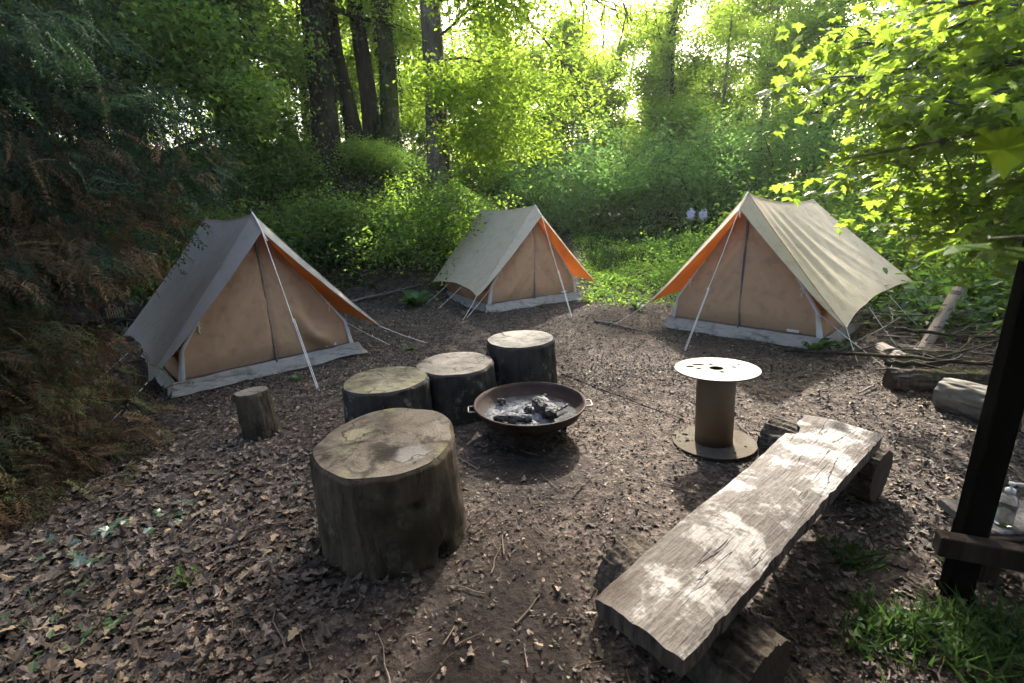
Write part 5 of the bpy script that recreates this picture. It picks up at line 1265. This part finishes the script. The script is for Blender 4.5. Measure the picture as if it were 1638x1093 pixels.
M['ivy_pale'] = leaf_mat('pale_ivy', (.03, .065, .03), (.085, .14, .08), (.08, .16, .05), .25, .08, .3)
sprig('pale ivy leaves in the litter before the low half dead conifer', -2.25, 2.12, 12, .06, .10, 313, 'ivy_pale', MAPLES[0])
sprig('pale green ivy tuft halfway between the low conifer and the largest log stool', -1.98, 2.35, 8, .055, .10, 314, 'ivy_pale', MAPLES[0])
sprig('dark sprig at the left frame edge among brown leaves', -2.05, 1.62, 16, .05, .12, 315)
# green undergrowth of the clearing (uncountable)
mb = MB(); rg = np.random.default_rng(66)
n = 80000; y = 7.0 * (19 / 7.0) ** rg.random(n) ; x = -.5 + rg.uniform(-.6, 7.2, n) * (.45 + y / 14)
mask = (sstep(1.1, 1.9, x - .10 * (y - 8)) * sstep(6.9, 8.3, y + .25 * (x - 2.5) + (fbm(x * 1.3, y * 1.3, 3) - .5) * 3.0))
mask *= .35 + .9 * sstep(.38, .6, fbm(x * .8 + 2, y * .8, 3))
inT = (np.abs((x - 2.83) * math.cos(-.82) + (y - 5.74) * math.sin(-.82)) < 1.15) & (((y - 5.74) * math.cos(-.82) - (x - 2.83) * math.sin(-.82)) > -.2) & (((y - 5.74) * math.cos(-.82) - (x - 2.83) * math.sin(-.82)) < 2.1)
k = (rg.random(n) < mask) & ~inT; x, y = x[k], y[k]; n = len(x)
hh = (.03 + .42 * fbm(x * 1.1 + 9, y * 1.1, 3) ** 2 * sstep(7, 10, y)) * (1 + .9 * sstep(3.2, 4.4, x - .08 * y) * sstep(8, 10, y))
P = np.column_stack([x, y, terrain(x, y) + hh * rg.uniform(.1, 1.0, n)])
scatter(mb, LEAF, P, rg.uniform(.035, .085, n) * (1 + .05 * (y - 8)), pitch=(-.1, .5), roll=(0, .5), tint=np.clip(rg.normal(.5, .25, n), 0, 1), rng=rg)
tag(mb.build('undergrowth', M['meadow']), kind='stuff')
mb = MB(); n = 30000; y = rg.uniform(9.5, 18, n); x = rg.uniform(1.5, 9, n)
k = (x > 1.6 + .10 * (y - 8)) & (fbm(x * .6, y * .6 + 4, 2) > .42); x, y = x[k], y[k]
scatter(mb, BLADE, np.column_stack([x, y, terrain(x, y)]), rg.uniform(.12, .32, len(x)), pitch=(0, .25), roll=(0, .25), rng=rg)
n = 2600; x = rg.normal(1.66, .22, n); y = rg.normal(1.52, .22, n); k = (fbm(x * 5, y * 5, 3) > .50) & (np.hypot(x - .95, y - 1.9) > .5) & ~((np.abs(x - 1.785) < .09) & (np.abs(y - 1.62) < .09)); x, y = x[k], y[k]
scatter(mb, BLADE, np.column_stack([x, y, terrain(x, y)]), rg.uniform(.04, .17, len(x)), pitch=(.1, .7), roll=(0, .7), rng=rg)
k = rg.random(len(x)) < .35
scatter(mb, LEAF, np.column_stack([x, y, terrain(x, y) + rg.uniform(.01, .10, len(x))])[k], rg.uniform(.02, .045, k.sum()), pitch=(0, .5), roll=(0, .5), rng=rg)
tag(mb.build('grass', M['grass']), kind='stuff')
# taller meadow herbs
for k, (x, y, h, lab) in enumerate(((3.75, 10.3, 1.0, 'tall pale green herb standing in the meadow left of the right tent'), (4.7, 11.0, .95, 'tall herb close to the left slope of the right tent roof'), (3.2, 9.4, .55, 'shorter herb in the meadow nearest the wood chip ground'), (4.35, 9.6, .7, 'leafy herb in the meadow behind the orange lining of the right tent'))):
    shrub_obj(lab, x, y, h, .35, 900, .075, M['meadow'], 330 + k, name='meadow_herb', stems=7, bark='meadow', group='tall herbs in the meadow')
m = Mat('lilac_petals'); M['lilac'] = m.done(m.pbsdf(m.mix(m.attr(), (.52, .50, .72), (.74, .72, .84)), .7))
for x, y, lab in ((5.05, 13.4, 'left of two pale lilac flower heads behind the right tent'), (5.35, 13.3, 'right of two pale lilac flower heads behind the right tent')):
    f = thing('lilac_flower', lab, 'flower', (x, y, gz(x, y)), 0, 'pale lilac flower heads'); mb = MB(); tube(mb, [(0, 0, -.05), (.02, 0, .4), (0, 0, .84)], .012, 5); mb.build('stem', M['meadow'], f); mb = MB()
    v = rg.normal(0, 1, (260, 3)); v = v / np.linalg.norm(v, axis=1)[:, None] * rg.uniform(.05, .12, (260, 1)) * (1, 1, 1.3) + (0, 0, .95)
    scatter(mb, LEAF, v, .05, pitch=(0, 1), roll=(0, 1), rng=rg); mb.build('petals', M['lilac'], f)
# ground ivy and bank growth (uncountable)
mb = MB(); n = 60000; x = rg.uniform(-10, .8, n); y = rg.uniform(8.3, 15, n)
k = (fbm(x * .9, y * .9, 3) > .44) & (y > 9.5 + .6 * (fbm(x, y, 2) - .5) - .25 * np.clip(-x - 3, 0, 3)); x, y = x[k], y[k]; n = len(x)
scatter(mb, LEAF, np.column_stack([x, y, terrain(x, y) + rg.uniform(.01, .28, n) * fbm(x * 1.5, y * 1.5 + 5, 2)]), rg.uniform(.05, .10, n), pitch=(-.1, .5), roll=(0, .5), rng=rg)
x = rg.uniform(4.2, 12, 26000); y = rg.uniform(4.8, 14, 26000); k = (fbm(x * .8, y * .8, 3) > .42) & (x > 5.3 - .3 * np.clip(y - 8, 0, 9) + .9 * (y < 7)) ; x, y = x[k], y[k]; n = len(x)
scatter(mb, LEAF, np.column_stack([x, y, terrain(x, y) + rg.uniform(.01, .4, n) * fbm(x * 1.5, y * 1.5 + 5, 2)]), rg.uniform(.06, .11, n), pitch=(-.1, .5), roll=(0, .5), rng=rg)
tag(mb.build('bank_undergrowth', M['dark_leaf']), kind='stuff')
